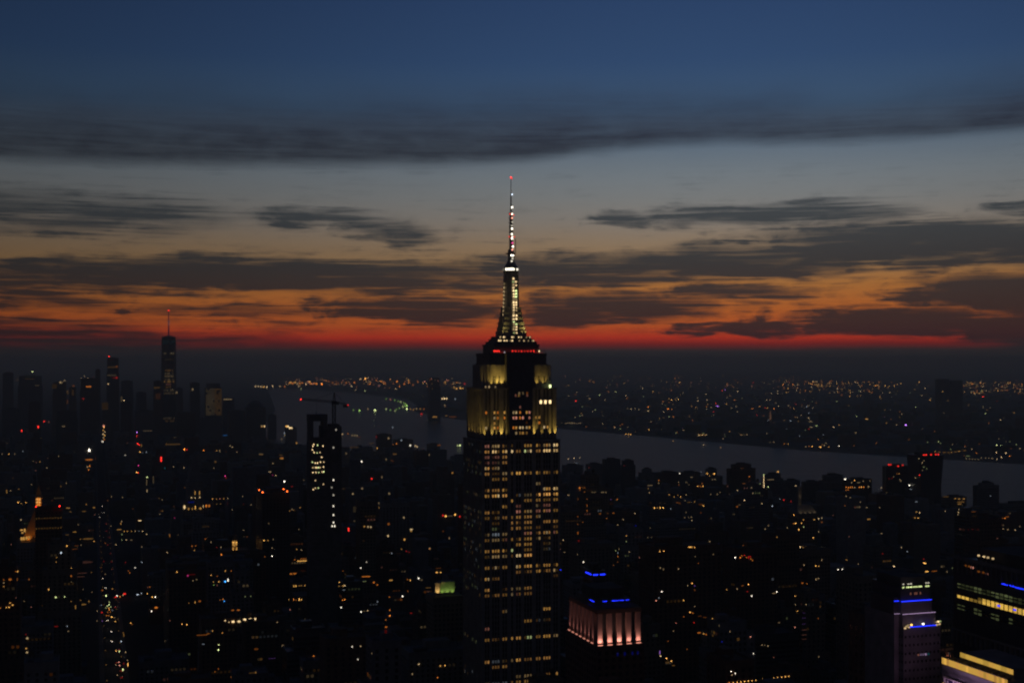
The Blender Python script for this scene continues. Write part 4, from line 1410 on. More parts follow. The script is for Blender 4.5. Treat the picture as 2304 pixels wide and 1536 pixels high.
# --- building with glowing yellow sign bands (lower right corner)
def sign_building():
    GXF = 300.0

    def on_face(gxf, px, py):
        t = (px - 1152.0) / F
        Y = gxf / (t * CA + SA)
        return w2g(t * Y, Y)[1], zat(py, Y)
    y1, zA = on_face(GXF, 2119, 1481)
    y0, _ = on_face(GXF, 2266, 1530)
    r = Rec('sign_building', GXF + 12, (y0 + y1) / 2, 'low building wrapped in bright yellow illuminated sign bands at the lower right corner', 'building')
    root = r.make_root()
    ox, oy = r.gx, r.gy
    a, b = y0 - oy, y1 - oy
    sh = 11 / F * 455
    MB().box(-11.8, 12, a, b, 0, zA - .4).build('wall', MAT['grey'], root)
    rs = random.Random(4)
    for i in range(26):
        p, q = a + (b - a) * i / 26, a + (b - a) * (i + 1) / 26
        MB().box(-12, -11.79, p + .03, q - .03, zA - sh, zA + sh * .35).build('sign_panel', glow('signyellow' if rs.random() < .7 else 'amber', .62 * rs.choice([.74, 1, 1, 1.35]), True), root)
    MB().box(-12.1, -11.7, a - .2, b + .2, zA + sh * .36, zA + sh * .36 + .25).build('sign_frame', MAT['crane'], root)
    MB().box(-12.1, -11.7, a - .2, b + .2, zA - sh - .26, zA - sh - .01).build('sign_frame', MAT['crane'], root)
    # setback band
    g2 = GXF + 5.5
    c1, zB = on_face(g2, 2160, 1471)
    c0, _ = on_face(g2, 2279, 1511)
    MB().box(-6.3, 9, c0 - oy, c1 - oy, zA - .5, zB + .9).build('upper_wall', MAT['grey'], root)
    nb = 9
    for i in range(nb):
        p, q = c0 - oy + (c1 - c0) * i / nb, c0 - oy + (c1 - c0) * (i + 1) / nb
        MB().box(-6.5, -6.31, p + .04, q - .04, zB - .95, zB + .75).build('sign_panel', glow('gold' if i % 3 else 'signyellow', [.5, .42, .6, .55, .35, .5, .62, .58, .45][i], True), root)
    # added lilac floodlights with made-up housings, tinting the neighbour's wall from the roof
    for x in (-8.0, 4.0):
        MB().box(x - .5, x + .5, b - 2.2, b - 1.4, zA - .45, zA + .7).build('roof_floodlight', MAT['crane'], root)
        lamp('added_wall_tint_beam', 'SPOT', (x, b - 1.2, zA + .3), (.85, .42, .74), 2300, root, (math.radians(88), 0, 0), spot_size=math.radians(70), spot_blend=.9, shadow_soft_size=.3)
    # clutter on the terrace between
    rg = random.Random(9)
    for i in range(9):
        y = a + 2 + i * (b - a - 4) / 9
        MB().box(-10.5, -10.5 + rg.uniform(1, 2.6), y, y + rg.uniform(1.2, 3), zA - .45, zA + rg.uniform(.4, 1.6)).build('roof_unit', MAT['roof'], root)
    for i in range(4):
        y = c1 - oy + .5 + i * 1.3
        MB().beam((-9, y, zA - .3), (-7.4, y + 3, zA + 1.8), .2).build('pipe', MAT['copper'], root)
    # purple lit truss below the band
    zp = zA - sh - 4.2
    rail = MB()
    py1, _ = on_face(GXF - 1.5, 2128, 1516)
    ys = py1 - oy
    # posts and braces stand in front of a lit advertising face
    MB().box(-13.2, -12.6, a, ys, zp - 9, zp - .3).build('poster_face', glow('purple', .035, True), root)
    k = 6
    for i in range(k + 1):
        y = ys - i * (ys - a) / k
        MB().box(-14.3, -13.7, y - .28, y + .28, zp - 9, zp).build('truss_post', MAT['pale'], root)
        if i < k:
            y2 = ys - (i + 1) * (ys - a) / k
            MB().beam((-14, y, zp - 5.5), (-14, y - 1.8, zp - .6), .4).build('truss_brace', MAT['pale'], root)
    MB().box(-14.4, -13.6, a, ys + .3, zp, zp + .45).build('truss_rail', MAT['pale'], root)
    MB().box(-14.6, -14.45, ys - .6, ys + .5, zp - 5, zp - 1.8).build('corner_lamp', glow('amber', .5), root)
    MB().box(-13.5, -13.25, ys - 6.0, ys - 2.6, zp - 2.6, zp - 1.7).build('neon_tube', glow('lilac', .5), root)
    MB().box(-13.5, -13.25, ys - 13, ys - 9, zp - 2.2, zp - 1.0).build('neon_tube', glow('rose', .4), root)
    lamp('truss_fill_light', 'AREA', (-18, (ys + a) / 2, zp - 6), (.75, .42, .8), 4500, root, (0, math.radians(-125), 0), shape='RECTANGLE', size=8, size_y=20)  # added area light without a fixture, tints the truss purple
    r.add(-12, 12, a, b, 0, zA)
    r.block = True


sign_building()

# --- lit sloping roof with a stack (right of centre)
Y = 1500
gx, gy = gat(1818, Y)
r = Rec('sloped_roof_tower', gx, gy + 12, 'tower with dim lit sloping roof and a tall square stack on it', 'tower')
root = r.make_root()
ze, zr = zat(1155, Y), zat(1137, Y)
MB().box(-13, 13, -12, 12, 0, ze).build('wall', MAT['tan'], root)
panes(root, [(-13, 13, -12, 12, ze - 90, ze)])
MB().prism([(-13, -12), (13, -12), (13, 12), (-13, 12)], [(-9, -3), (9, -3), (9, 6), (-9, 6)], ze - .1, zr).build('sloping_roof', MAT['pale'], root)
MB().box(-7.6, -3.6, -3.4, 1, zr - 1, zat(1096, Y)).build('stack', MAT['pale'], root)
for x in (-9, -3, 3, 9):
    lamp('roof_floodlight', 'SPOT', (x, -14.2, ze + .5), (1, .75, .42), 200, root, (math.radians(180 - 55), 0, 0), spot_size=math.radians(95), spot_blend=.8, shadow_soft_size=.3)
lamp('stack_floodlight', 'SPOT', (-5.6, -9, zr + .8), (1, .72, .42), 700, root, (math.radians(180 - 22), 0, 0), spot_size=math.radians(40), spot_blend=.9, shadow_soft_size=.3)
r.add(-13, 13, -12, 12, 0, ze)

# --- yellow and green floodlit walls (bottom centre)
Y = 1000
gx, gy = gat(982, Y)
r = Rec('green_lit_building', gx + 9, gy + 8, 'dark block with one yellow and one green floodlit rooftop wall', 'building')
root = r.make_root()
zg = zat(1341, Y)
MB().box(-12, 12, -10, 12, 0, zg).build('wall', MAT['tan'], root)
panes(root, [(-12, 12, -10, 12, zg - 50, zg)])
MB().box(-9.4, -5.8, -6, -2, zg - .2, zg + 10.0).build('stair_tower', MAT['pale'], root)
MB().box(-4.9, 7.0, -3, 5, zg - .2, zg + 10.0).build('plant_room', MAT['pale'], root)
lamp('yellow_floodlight', 'SPOT', (-7.4, -8.2, zg + .4), (1, .62, .2), 5000, root, (math.radians(180 - 14), 0, 0), spot_size=math.radians(80), spot_blend=.8, shadow_soft_size=.3)
for x in (-3, 1, 5):
    lamp('green_floodlight', 'SPOT', (x, -5, zg + .3), (.60, 1, .18), 1100, root, (math.radians(180 - 20), 0, 0), spot_size=math.radians(90), spot_blend=.9, shadow_soft_size=.3)
r.add(-12, 12, -10, 12, 0, zg)
r.block = True

# --- towers along the river
RV = [
    (1637, 1641, 1700, 1046, 2500, 'brick', [(.93, 1), (1, .7)], 'brown block tower with scattered amber windows at the riverside', ()),
    (1715, 1720, 1762, 1068, 2600, 'grey', [(.9, 1), (1, .8)], 'low riverside tower with a vertical string of pale lamps', ()),
    (1762, 1768, 1800, 1082, 2500, 'grey', None, 'dark riverside block right of the tower with the lamp string', ()),
    (1842, 1850, 1904, 1070, 2450, 'grey', [(.9, 1), (1, .75)], 'dark round-shouldered riverside block right of the sloping roof stack', ()),
    (1896, 1903, 1962, 1080, 2350, 'brick', None, 'riverside block with a row of orange windows and white roof lamps', ()),
    (1988, 1994, 2044, 1050, 2300, 'curtain', None, 'dark riverside tower with red roof lamps, left of the waisted tower', [(2000, 1046, 1.5, 'red'), (2004, 1046, 1.0, 'red'), (2021, 1049, 1.3, 'red'), (2031, 1047, 1.0, 'red')]),
    (2193, 2199, 2248, 1088, 2200, 'grey', [(.96, 1), (1, .6)], 'plain black block against the river near the right edge', ()),
    (2112, 2122, 2180, 1120, 2150, 'tan', [(.8, 1), (1, .85)], 'riverside block with glowing amber terraces, right of the waisted tower', ()),
    (1574, 1580, 1626, 1056, 2600, 'grey', [(.85, 1), (1, .5)], 'domed dark block with two amber lamps on the river bank', ()),
    (1355, 1360, 1396, 1034, 2900, 'curtain', None, 'dark square block standing highest against the river right of the skyscraper', ()),
    (1396, 1400, 1430, 1037, 2800, 'curtain', [(.9, 1), (1, .8)], 'dark round-topped block, second highest against the river right of the skyscraper', ()),
    (1436, 1441, 1474, 1056, 2850, 'grey', [(.9, 1), (1, .6)], 'dark stepped block on the river bank below the far smokestack', ()),
    (1318, 1322, 1355, 1045, 2950, 'grey', None, 'dark block left of the highest block against the river', ()),
    (1264, 1270, 1312, 1048, 3000, 'grey', None, 'riverside block with three pale roof lights just right of the skyscraper', ()),
    (1474, 1480, 1530, 1064, 2750, 'brick', None, 'broad low riverside block with dim windows right of the stepped block', ()),
    (1526, 1532, 1576, 1064, 2700, 'tan', None, 'low riverside block topped by one white lamp', ()),
    (2250, 2258, 2330, 1134, 2250, 'grey', None, 'low dark riverside block cut by the right edge', ()),
    (2040, 2046, 2068, 1100, 2300, 'grey', None, 'low dark block between the two red-lamped riverside towers', ()),
    (1805, 1810, 1846, 1085, 2600, 'brick', None, 'low dark riverside block behind the square stack', ()),
    (960, 966, 990, 1000, 4200, 'grey', None, 'small dark slab on the river bank just left of the skyscraper', ()),
    (846, 852, 882, 978, 4500, 'brick', None, 'low block with a row of pale windows on the bank right of the crane', ()),
    (884, 890, 930, 990, 4300, 'tan', None, 'low block with an orange window patch on the river bank', ()),
    (640, 646, 668, 962, 4600, 'grey', None, 'block with one bright warm roof strip left of the unfinished tower', ()),
    (560, 566, 600, 985, 4400, 'grey', None, 'dark bank block below the domed waterfront tower', ()),
]
for px0, pxc, px1, yt, Y, mt, ti, lb, bc in RV:
    tower(px0, pxc, px1, yt, Y, lb, mt, 'building', 'riverside_building', tiers=ti, beacons=bc, pane=Y < 2700, maxd=60, group='buildings along the river')

# --- waisted tower by the river
Y = 2250
gx, gy = gat(2081, Y)
r = Rec('waisted_tower', gx, gy, 'tall dark riverside tower with pinched waist and red roof lamps', 'tower')
root = r.make_root()
Ht, Hw = zat(1022, Y), zat(1095, Y)
k = Y / F


def rect(a, b, d):
    return [(a, -d), (b, -d), (b, d), (a, d)]


MB().prism(rect(-24, 24, 20), rect(-20, 20, 18), 0, Hw).prism(rect(-20, 20, 18), rect(-23, 24, 20), Hw - .01, Ht).build('facade', MAT['curtain'], root)
MB().box(-14, 15, -12, 12, Ht - .1, Ht + 4).build('plant_room', MAT['roof'], root)
for px in (2058, 2064, 2078, 2091, 2098):
    a, b = gat(px, Y + 3)
    MB().box(a - gx - .9, a - gx + .9, -19, -17.2, Ht - .1, Ht + 2).build('beacon', glow('red', 1.3), root)
r.add(-23, 23, -20, 20, 0, Ht)

# --- far shore towers
tower(962, 967, 991, 850, 6900, 'faint lone tower rising from the far shore just left of the skyscraper', 'curtain', 'tower', 'far_shore_tower', tiers=[(.9, 1.0), (1, .85)], pane=False, maxd=50, bulk=False)
tower(2104, 2108, 2136, 853, 7200, 'faint far-shore tower, left of a close pair on the right horizon', 'curtain', 'tower', 'far_shore_tower', pane=False, maxd=50, bulk=False, group='far shore pair')
tower(2134, 2139, 2166, 856, 7300, 'faint far-shore tower, right of a close pair on the right horizon', 'curtain', 'tower', 'far_shore_tower', pane=False, maxd=50, bulk=False, group='far shore pair')
gx, gy = gat(1733, 6200)
r = Rec('smokestack', gx, gy, 'thin floodlit smokestack standing alone on the far shore', 'smokestack')
root = r.make_root()
MB().cyl(0, 0, 7, 4.5, 0, zat(926, 6200), 12).build('shaft', MAT['pale'], root)
lamp('stack_floodlight', 'SPOT', (-20, -70, 4), (1, .5, .3), 2.0e5, root, (math.radians(180 - 42), 0, 0), spot_size=math.radians(60), spot_blend=.8, shadow_soft_size=.5)
MB().cyl(0, 0, 4.9, 4.9, zat(926, 6200), zat(924, 6200), 12).build('rim', MAT['grey'], root)
r.block = True

# =================================================================== the rest of the city: lots on the street grid
SKY_LIM = [(-400, 975), (0, 975), (150, 965), (350, 975), (450, 985), (640, 1000), (1040, 1010), (1264, 1062), (1500, 1080), (1640, 1090), (1800, 1100), (2000, 1110), (2120, 1140), (2304, 1150), (2700, 1170)]


def sky_lim(px):
    return float(np.interp(px, [a for a, _ in SKY_LIM], [b for _, b in SKY_LIM]))


# protected views: nothing may rise above these lines in front of the landmarks (px0, px1, depth nearer than, lowest allowed top)
PROT = [(1030, 1270, 905, 1545), (1265, 1450, 650, 1475), (1300, 1370, 790, 1400), (1930, 2130, 520, 1520), (2100, 2330, 560, 1560), (690, 770, 1300, 1205), (40, 145, 1500, 1230), (505, 545, 1500, 1245),
        (575, 655, 1390, 1200), (395, 480, 1850, 1160), (970, 1030, 1000, 1350), (1785, 1850, 1500, 1165), (215, 295, 2600, 1550)]
lots = []
ex = [(rc.gx + b_[0], rc.gx + b_[1], rc.gy + b_[2], rc.gy + b_[3]) for rc in RECS for b_ in rc.boxes]
exa = np.array(ex)
rg = random.Random(42)
av = sorted(AVENUES + [-540, -700, -860, -1020, -1180, -1340, -1500, 1890, 2170])
street = 0
for gyi in range(4, 62):
    gy0 = gyi * 80.0
    for a0, a1 in zip(av[:-1], av[1:]):
        x = a0 + 15
        while x < a1 - 34:
            w = rg.uniform(24, 62)
            w = min(w, a1 - 15 - x)
            for half in (0, 1):
                d = rg.uniform(26, 31)
                cx_, cy_ = x + w / 2, gy0 + 9 + 15 + half * 33
                X, Yw = g2w(cx_, cy_)
                if Yw < 560:
                    continue
                px = 1152 + F * X / Yw
                if px < -120 or px > 2424:
                    continue
                if inside((X, Yw), poly) or inside((X + 40, Yw - 30), poly) or inside((X + 60, Yw + 60), poly):
                    continue
                # heights: lively near, lower far
                base = 62 if Yw < 1300 else (54 if Yw < 2200 else 38)
                h = base * rg.lognormvariate(0, .42)
                if rg.random() < .13 and Yw < 2600:
                    h *= rg.uniform(1.4, 2.1)
                h = max(12, min(h, 170))
                # keep under the skyline and the protected views
                ylim = sky_lim(px)
                pl, pr = px - F * w * .62 / Yw, px + F * w * .62 / Yw
                for p0, p1, pd, py_ in PROT:
                    if Yw < pd + 40 and pr > p0 and pl < p1:
                        ylim = max(ylim, py_)
                hmax = HC - (ylim - YH) / F * (Yw - 25)
                if hmax < 8:
                    continue
                h = min(h, hmax * rg.uniform(.86, 1.0)) if h > hmax else h
                # clear of landmark footprints
                if np.any((exa[:, 0] < cx_ + w / 2 + 2) & (exa[:, 1] > cx_ - w / 2 - 2) & (exa[:, 2] < cy_ + d / 2 + 2) & (exa[:, 3] > cy_ - d / 2 - 2)):
                    continue
                # visible at all?
                ytop = YH + F * (HC - h) / Yw
                if ytop > 1560:
                    continue
                lots.append((cx_, cy_, w - 1.0, d, h, px, ytop, Yw))
            x += w + rg.choice([0.5, 0.5, 3])


# rank by the share of the picture each roof line shows
def seen_size(l):
    return (l[2] * l[4] ** .8) / l[7] ** 1.75


lots.sort(key=seen_size, reverse=True)
NEARN = 270
STYLES = ['brick', 'tan', 'grey', 'pale', 'curtain', 'brick', 'tan', 'grey']
gen = []
mass = MB()
MASS = Rec('distant_buildings', 0, 0)
for i, (cx_, cy_, w, d, h, px, ytop, Yw) in enumerate(lots):
    if i >= NEARN:
        hw, hd = w / 2, d / 2
        k = rg.randrange(4)
        hh = h * (1 if rg.random() < .6 else rg.uniform(.7, .9))
        mass.box(cx_ - hw, cx_ + hw, cy_ - hd, cy_ + hd, 0, hh, k, False)
        if hh < h:
            mass.box(cx_ - hw * .6, cx_ + hw * .55, cy_ - hd * .6, cy_ + hd * .6, hh - .3, h, k, False)
        bw = rg.uniform(.15, .3)
        ox = rg.uniform(-.4, .4) * hw
        mass.box(cx_ + ox - hw * bw, cx_ + ox + hw * bw, cy_ - hd * .3, cy_ + hd * .4, h - .4 if hh == h else hh - .4, (h if hh == h else hh) + rg.uniform(2, 5), 4, False)
        if rg.random() < .4:
            mass.cyl(cx_ + hw * .55 * rg.choice([-1, 1]), cy_ + hd * .2, 1.9, 1.9, hh - .2, hh + 6, 7, 4)
        MASS.boxes.append((cx_ - hw, cx_ + hw, cy_ - hd, cy_ + hd, 0, hh))
        continue
    r = Rec('city_building', cx_, cy_)
    r.meta = (w, d, h, px, ytop, Yw)
    r.mat = rg.choice(STYLES)
    hw, hd = w / 2, d / 2
    style = rg.random()
    if h > 75 and style < .45:
        bx = [(-hw, hw, -hd, hd, 0, h * .62), (-hw * .8, hw * .8, -hd * .8, hd * .8, h * .62 - .4, h * .86), (-hw * .55, hw * .55, -hd * .6, hd * .6, h * .86 - .4, h)]
        r.style = 'stepped'
    elif h > 55 and style < .7:
        bx = [(-hw, hw, -hd, hd, 0, h * .4), (-hw * .72, hw * .6, -hd * .8, hd * .8, h * .4 - .4, h)]
        r.style = 'tower on a podium'
    else:
        bx = [(-hw, hw, -hd, hd, 0, h)]
        r.style = 'flat-roofed' if h < 60 else 'slab-sided'
    for b_ in bx:
        r.add(*b_)
    gen.append(r)
mo = mass.build('distant_buildings', [MAT['brick'], MAT['tan'], MAT['grey'], MAT['pale'], MAT['roof']])
tag(mo, 'dark mass of distant low city blocks', 'buildings', kind='stuff')

# low buildings of the far shore
fs = MB()
FSR = Rec('far_shore_buildings', 0, 0)
for i in range(1500):
    px = rg.uniform(-40, 2340)
    Yw = 3900 * math.exp(rg.random() * 1.35)
    X = (px - 1152) / F * Yw
    if px < 640 or inside((X, Yw), poly) or inside((X, Yw - 250), poly):
        continue
    # only beyond the river
    if Yw < np.interp(px, [930, 1264, 1500, 1830, 2304], [8300, 6150, 5420, 4600, 4000]):
        continue
    a, b_ = w2g(X, Yw)
    w, d = rg.uniform(20, 90), rg.uniform(20, 60)
    h = rg.uniform(8, 30) * (2.2 if rg.random() < .08 else 1)
    if rg.random() < .05:
        h *= 1.8
    fs.box(a - w / 2, a + w / 2, b_ - d / 2, b_ + d / 2, 0, h, rg.randrange(3), False)
fo = fs.build('far_shore_buildings', [MAT['brick'], MAT['grey'], MAT['foliage']])
fo.rotation_euler = (0, 0, ANG)
mo.rotation_euler = (0, 0, ANG)
tag(fo, 'low dark buildings spread over the far shore', 'buildings', kind='stuff')

# =================================================================== lights seen in the photograph, fixed to whatever face they fall on
allb, owner = [], []
for ri, rc in enumerate(RECS):
    for b_ in rc.boxes:
        allb.append((rc.gx + b_[0], rc.gx + b_[1], rc.gy + b_[2], rc.gy + b_[3], b_[4], b_[5]))
        owner.append(ri)
AB = np.array(allb)


def hit(px, py):
    X, Z = (px - 1152.0) / F, -(py - YH) / F
    d = np.array([X * CA + SA, -X * SA + CA, Z])
    d = np.where(np.abs(d) < 1e-9, 1e-9, d)
    o = np.array([0, 0, HC])
    lo = (AB[:, [0, 2, 4]] - o) / d
    hi = (AB[:, [1, 3, 5]] - o) / d
    tn, tf = np.minimum(lo, hi), np.maximum(lo, hi)
    t0, t1 = tn.max(1), tf.min(1)
    ok = (t0 < t1) & (t0 > 0)
    tg = HC / -Z if Z < 0 else 1e9
    if ok.any():
        i = int(np.argmin(np.where(ok, t0, 1e12)))
        if t0[i] < tg:
            ax = int(np.argmax(tn[i]))
            return i, ('E', 'N', 'R')[ax], d * t0[i] + o, t0[i]
    return -1, 'G', d * tg + o, tg


SHORE = LitMesh()      # lights on the ground and the far shore
STREET = LitMesh()


def photo_light(px, py, wpx, hpx, col, lev):
    i, face, p, t = hit(px, py)
    if t > 60000:
        return
    w, h = max(1.6, wpx - 3.2), max(1.6, hpx - 3.2)
    dil = (w * h) / ((w + 2.6) * (h + 2.6))
    s = min(9.0, base_level(lev) / dil) * (1.35 if lev >= .5 else 1.1)
    if t > 3600:
        s *= min(7.0, math.exp((t - 3600) / 8500.0))
    wm_, hm_ = w * t / F, h * t / F
    if i < 0:
        X, Yw = g2w(p[0], p[1])
        m = glow(col, s)
        tgt = SHORE if Yw > 3200 else STREET
        zz = 5.0
        tgt.ball(p[0], p[1], zz + hm_ / 2, wm_ / 2, wm_ / 2, hm_ / 2, m)
        return
    rc = RECS[owner[i]]
    if rc.block:
        return
    f = {'E': max(.35, abs(p[0] / max(p[1], 1)) * 1.0 + .3), 'N': 1.0, 'R': 1.0}[face]
    rd = .6 < wpx / hpx < 1.7 and lev >= .3
    put_light(rc, i, face, p[0], p[1], p[2], wm_ / (f if face == 'E' and not rd else 1.0), hm_, col, s, rd)


LET = {'a': 'amber', 'w': 'warm', 'o': 'orange', 'n': 'white', 'c': 'cool', 'r': 'red', 'k': 'rose', 'g': 'green', 'l': 'lime', 'b': 'blue', 'y': 'cyan', 't': 'teal', 'm': 'magenta', 'p': 'purple'}


def crop(x0, y0, sc_, text):
    for t in text.split():
        q = t.split(',')
        zx, zy, c, l = float(q[0]), float(q[1]), LET[q[2]], float(q[3])
        w, h = (float(q[4]), float(q[5])) if len(q) > 4 else (26.0, 28.0)
        photo_light(x0 + zx / sc_, y0 + zy / sc_, w / sc_, h / sc_, c, l)


crop(0, 960, 5.2975, """258,70,r,1,32,36 455,5,r,1,32,36 105,322,a,.55 25,322,w,.2 175,322,w,.15 275,298,c,.2 1065,278,n,2.2,36,48 1240,5,a,.8 1230,40,a,.6 1250,60,w,.5 1230,85,w,.6 1248,100,a,.6 1235,125,w,.5 1245,150,o,.5 1222,175,n,.8,36,36
1060,390,o,.4,95,32 1068,465,o,.6 1042,475,w,.4 1055,510,o,.5 1632,65,p,.9 1610,90,m,.8 1630,115,r,1.8,36,36 1655,160,t,.3 1640,200,r,1.2 1660,215,r,.8 1685,220,a,.2,30,50 1668,298,a,.7 1660,370,w,.5,20,34 1648,415,n,.9 1662,400,r,.9 1668,430,r,1.1 1650,460,m,.5 1630,540,a,1 1650,545,r,.6
1745,300,c,.25 1700,312,c,.15 1492,338,n,.45 1920,385,r,1,34,76 1753,597,l,.75 1748,660,w,.15,12,90 1752,760,w,.3,22,50 1828,700,w,.13,12,130 1598,648,c,.3 1396,500,w,.15 700,350,w,.15 560,495,w,.2 425,520,k,.12
218,898,a,.8 252,912,a,.6 310,900,a,.7 402,898,a,.6 810,965,a,.3,60,25 1120,960,a,.3,45,30 1030,922,a,.25 1282,908,o,.18 250,1105,w,.3,36,36 890,1250,a,.25,54,30 800,1285,a,.12,50,20 960,1335,a,.18 1667,1115,w,.6,50,26
1440,1190,a,.4 1450,1162,w,.35 1420,1258,a,.3,80,20 1480,1280,a,.4 1520,1280,a,.4 1568,1278,a,.35 1612,1278,w,.35 1655,1278,c,.2 1700,1280,w,.45 1745,1278,w,.45 1453,1325,l,.25,14,40 1453,1385,l,.25 1505,1385,w,.45 1565,1385,w,.2,44,16 1382,1443,w,.45 1993,1493,w,.45
797,1415,a,.75 890,1415,o,.12,100,18 1050,1370,a,.15,150,20 1120,1402,a,.45,30,28 870,1455,o,.12,120,18 968,1448,w,.2,14,30 728,1498,c,.75,30,34 292,1465,a,.5,34,40 365,1445,a,.3,54,30 292,1510,a,.45 350,1500,w,.35 475,415,a,.22 430,420,k,.12
80,770,a,.25,24,60 125,765,w,.3 225,740,a,.15,40,20 65,965,w,.2 933,1163,w,.15 45,1395,w,.14 135,1400,k,.14 1328,828,w,.18 1460,838,w,.14 1885,858,a,.18,60,14 1932,875,w,.15 1830,1018,w,.18 1905,1040,w,.15 790,670,w,.2 375,685,w,.14 545,640,o,.1,60,20 1128,1080,k,.2
1000,1005,a,.14,60,18 840,1010,a,.12,40,16 1690,1435,w,.2 1255,1425,o,.25 1320,1218,w,.18 2020,1290,a,.2,14,50 2070,475,w,.25 1965,490,t,.2""")
crop(0, 1246, 5.2975, """208,205,a,.65,30,34 188,205,o,.3 120,300,o,.35,60,40 205,300,o,.42,60,34 45,305,o,.3 290,310,o,.38,32,34 345,300,o,.25,14,34 45,340,w,.3 45,385,a,.42 580,420,a,.6,22,36 665,512,l,.6,32,38 770,505,l,.5 120,580,a,.5 150,605,a,.6,36,28 75,632,a,.5 108,630,a,.6,36,28 2,640,o,.5
850,165,a,.5 848,260,o,.35,34,36 675,40,a,.3 670,92,a,.25 980,225,k,.09,120,10 960,268,k,.09,110,10 1020,138,k,.08,200,12 1090,262,a,.2 900,630,a,.25,18,60 1060,625,a,.25,18,50 980,650,a,.2,120,18 960,600,a,.25 848,562,a,.2 500,612,o,.3 372,630,k,.14 1220,480,o,.25,40,30 1265,462,w,.2 1340,462,a,.35
1265,550,l,.95,28,38 1380,560,r,.8 1395,545,n,.9 1430,555,o,.5 1485,525,r,.8,50,34 1490,520,o,.7 1465,540,w,.4 1640,530,c,.5,50,26 1685,515,c,.4 1755,520,a,.6 1815,510,a,.85 1850,510,n,.9 1860,635,o,.55,56,34 1805,678,n,1,26,34 1785,390,o,.35 1760,395,k,.15 1610,207,n,.5 1690,95,c,.4 1545,270,o,.38 1530,245,o,.28 1495,142,r,.2 2108,210,a,.7
325,1000,w,.42,46,40 310,955,r,.15 312,1122,a,.38,40,32 322,1168,w,.38,46,38 1558,877,a,.5,32,32 1575,890,o,.3 800,855,c,.3 815,915,w,.2 670,860,r,.16,60,24 1157,850,w,.2 1220,850,p,.25 1303,622,l,.4 1300,655,l,.6 1280,668,l,.55 1320,680,l,.45 1262,690,l,.35 1295,695,a,.5 1302,715,o,.5 1315,740,o,.35 1285,745,o,.35 1340,720,c,.25 1270,785,o,.4 1298,785,o,.4 1332,803,a,.9,34,30 1375,855,a,.5 1365,810,w,.22 1470,1000,a,.2,12,40 1475,1040,a,.2,12,60 1445,1095,c,.5 1385,1210,a,.85 1422,1225,l,.6,28,44 1495,1228,w,.4 1518,1325,w,.28 1418,1348,k,.5 1425,1390,k,.5,36,30 1525,1400,a,.8,20,70 1465,1450,l,.7,34,48 1475,1365,r,.35 1400,1505,w,.32 1382,1380,w,.3 2025,790,k,.16 1970,1035,w,.25 1095,500,w,.15 990,468,w,.15 1235,130,r,.2 1205,205,o,.2 1255,285,w,.2 1158,730,w,.25 1213,748,r,.5 1207,660,c,.22 850,330,w,.1 190,520,k,.12 290,560,w,.12""")
crop(380, 960, 5.2975, """690,100,y,.22,110,18 190,270,o,1.2,26,38 212,270,r,.5 415,285,o,1.2,26,36 570,283,a,.35 605,285,w,.22,20,40 730,225,w,.25 755,240,w,.25 810,300,w,.2 950,315,w,.15,60,22 1095,322,w,.15,70,16 1345,378,a,.3,60,22 1240,435,w,.3 905,465,k,.15 1200,535,w,.3,54,26 1275,577,w,.38 1235,575,m,.2
670,585,m,.65,26,34 680,615,r,.3 625,545,m,.2 1376,650,n,1.4,32,34 1465,710,r,.16,40,22 1383,100,w,.35 1350,165,w,.2 1520,193,a,.4 180,485,w,.35 535,490,w,.15 312,785,a,.35,16,60 365,785,a,.35,16,60 270,842,w,.5,30,26 312,845,w,.4 368,838,w,.5 265,895,b,.15,90,16 185,955,w,.75,42,66 235,975,a,.35,40,46 280,975,a,.3,30,46 315,960,a,.5,26,62 375,970,a,.4,50,40 410,945,w,.4,24,50 445,940,o,.5,36,50 480,940,o,.45,34,50
520,858,a,.38 565,857,a,.3 610,856,k,.3 655,855,a,.32 705,853,w,.35 530,920,a,.13 570,920,a,.13 615,915,a,.13 700,915,r,.12,24,40 880,827,w,.16 890,915,r,.2 980,930,w,.2 755,988,w,.28 60,950,o,.1,90,12 1440,1000,a,.2,18,24 1468,990,w,.2,18,30 1488,998,a,.2,16,26 1565,960,a,.22,36,16
462,1320,a,.85 435,1340,o,.25 490,1330,o,.3 503,1370,w,.2,12,40 265,1418,o,.42,50,30 318,1415,o,.3 305,1475,a,.42,24,42 625,1520,o,.6,32,34 620,1433,w,.3 935,1310,o,.16 1133,1352,a,.7,26,34 1180,1352,a,.28 1245,1340,w,.14 890,1228,w,.16 1230,1440,w,.2 1663,1383,c,.5 1825,1390,w,.2 1523,1457,a,.42 1580,1465,w,.25 1968,1500,w,.16 1550,1220,w,.12 570,1435,r,.15 65,1083,m,.2 10,1295,o,.2,14,50 110,1330,w,.1,14,120 1190,1150,w,.1,12,40""")
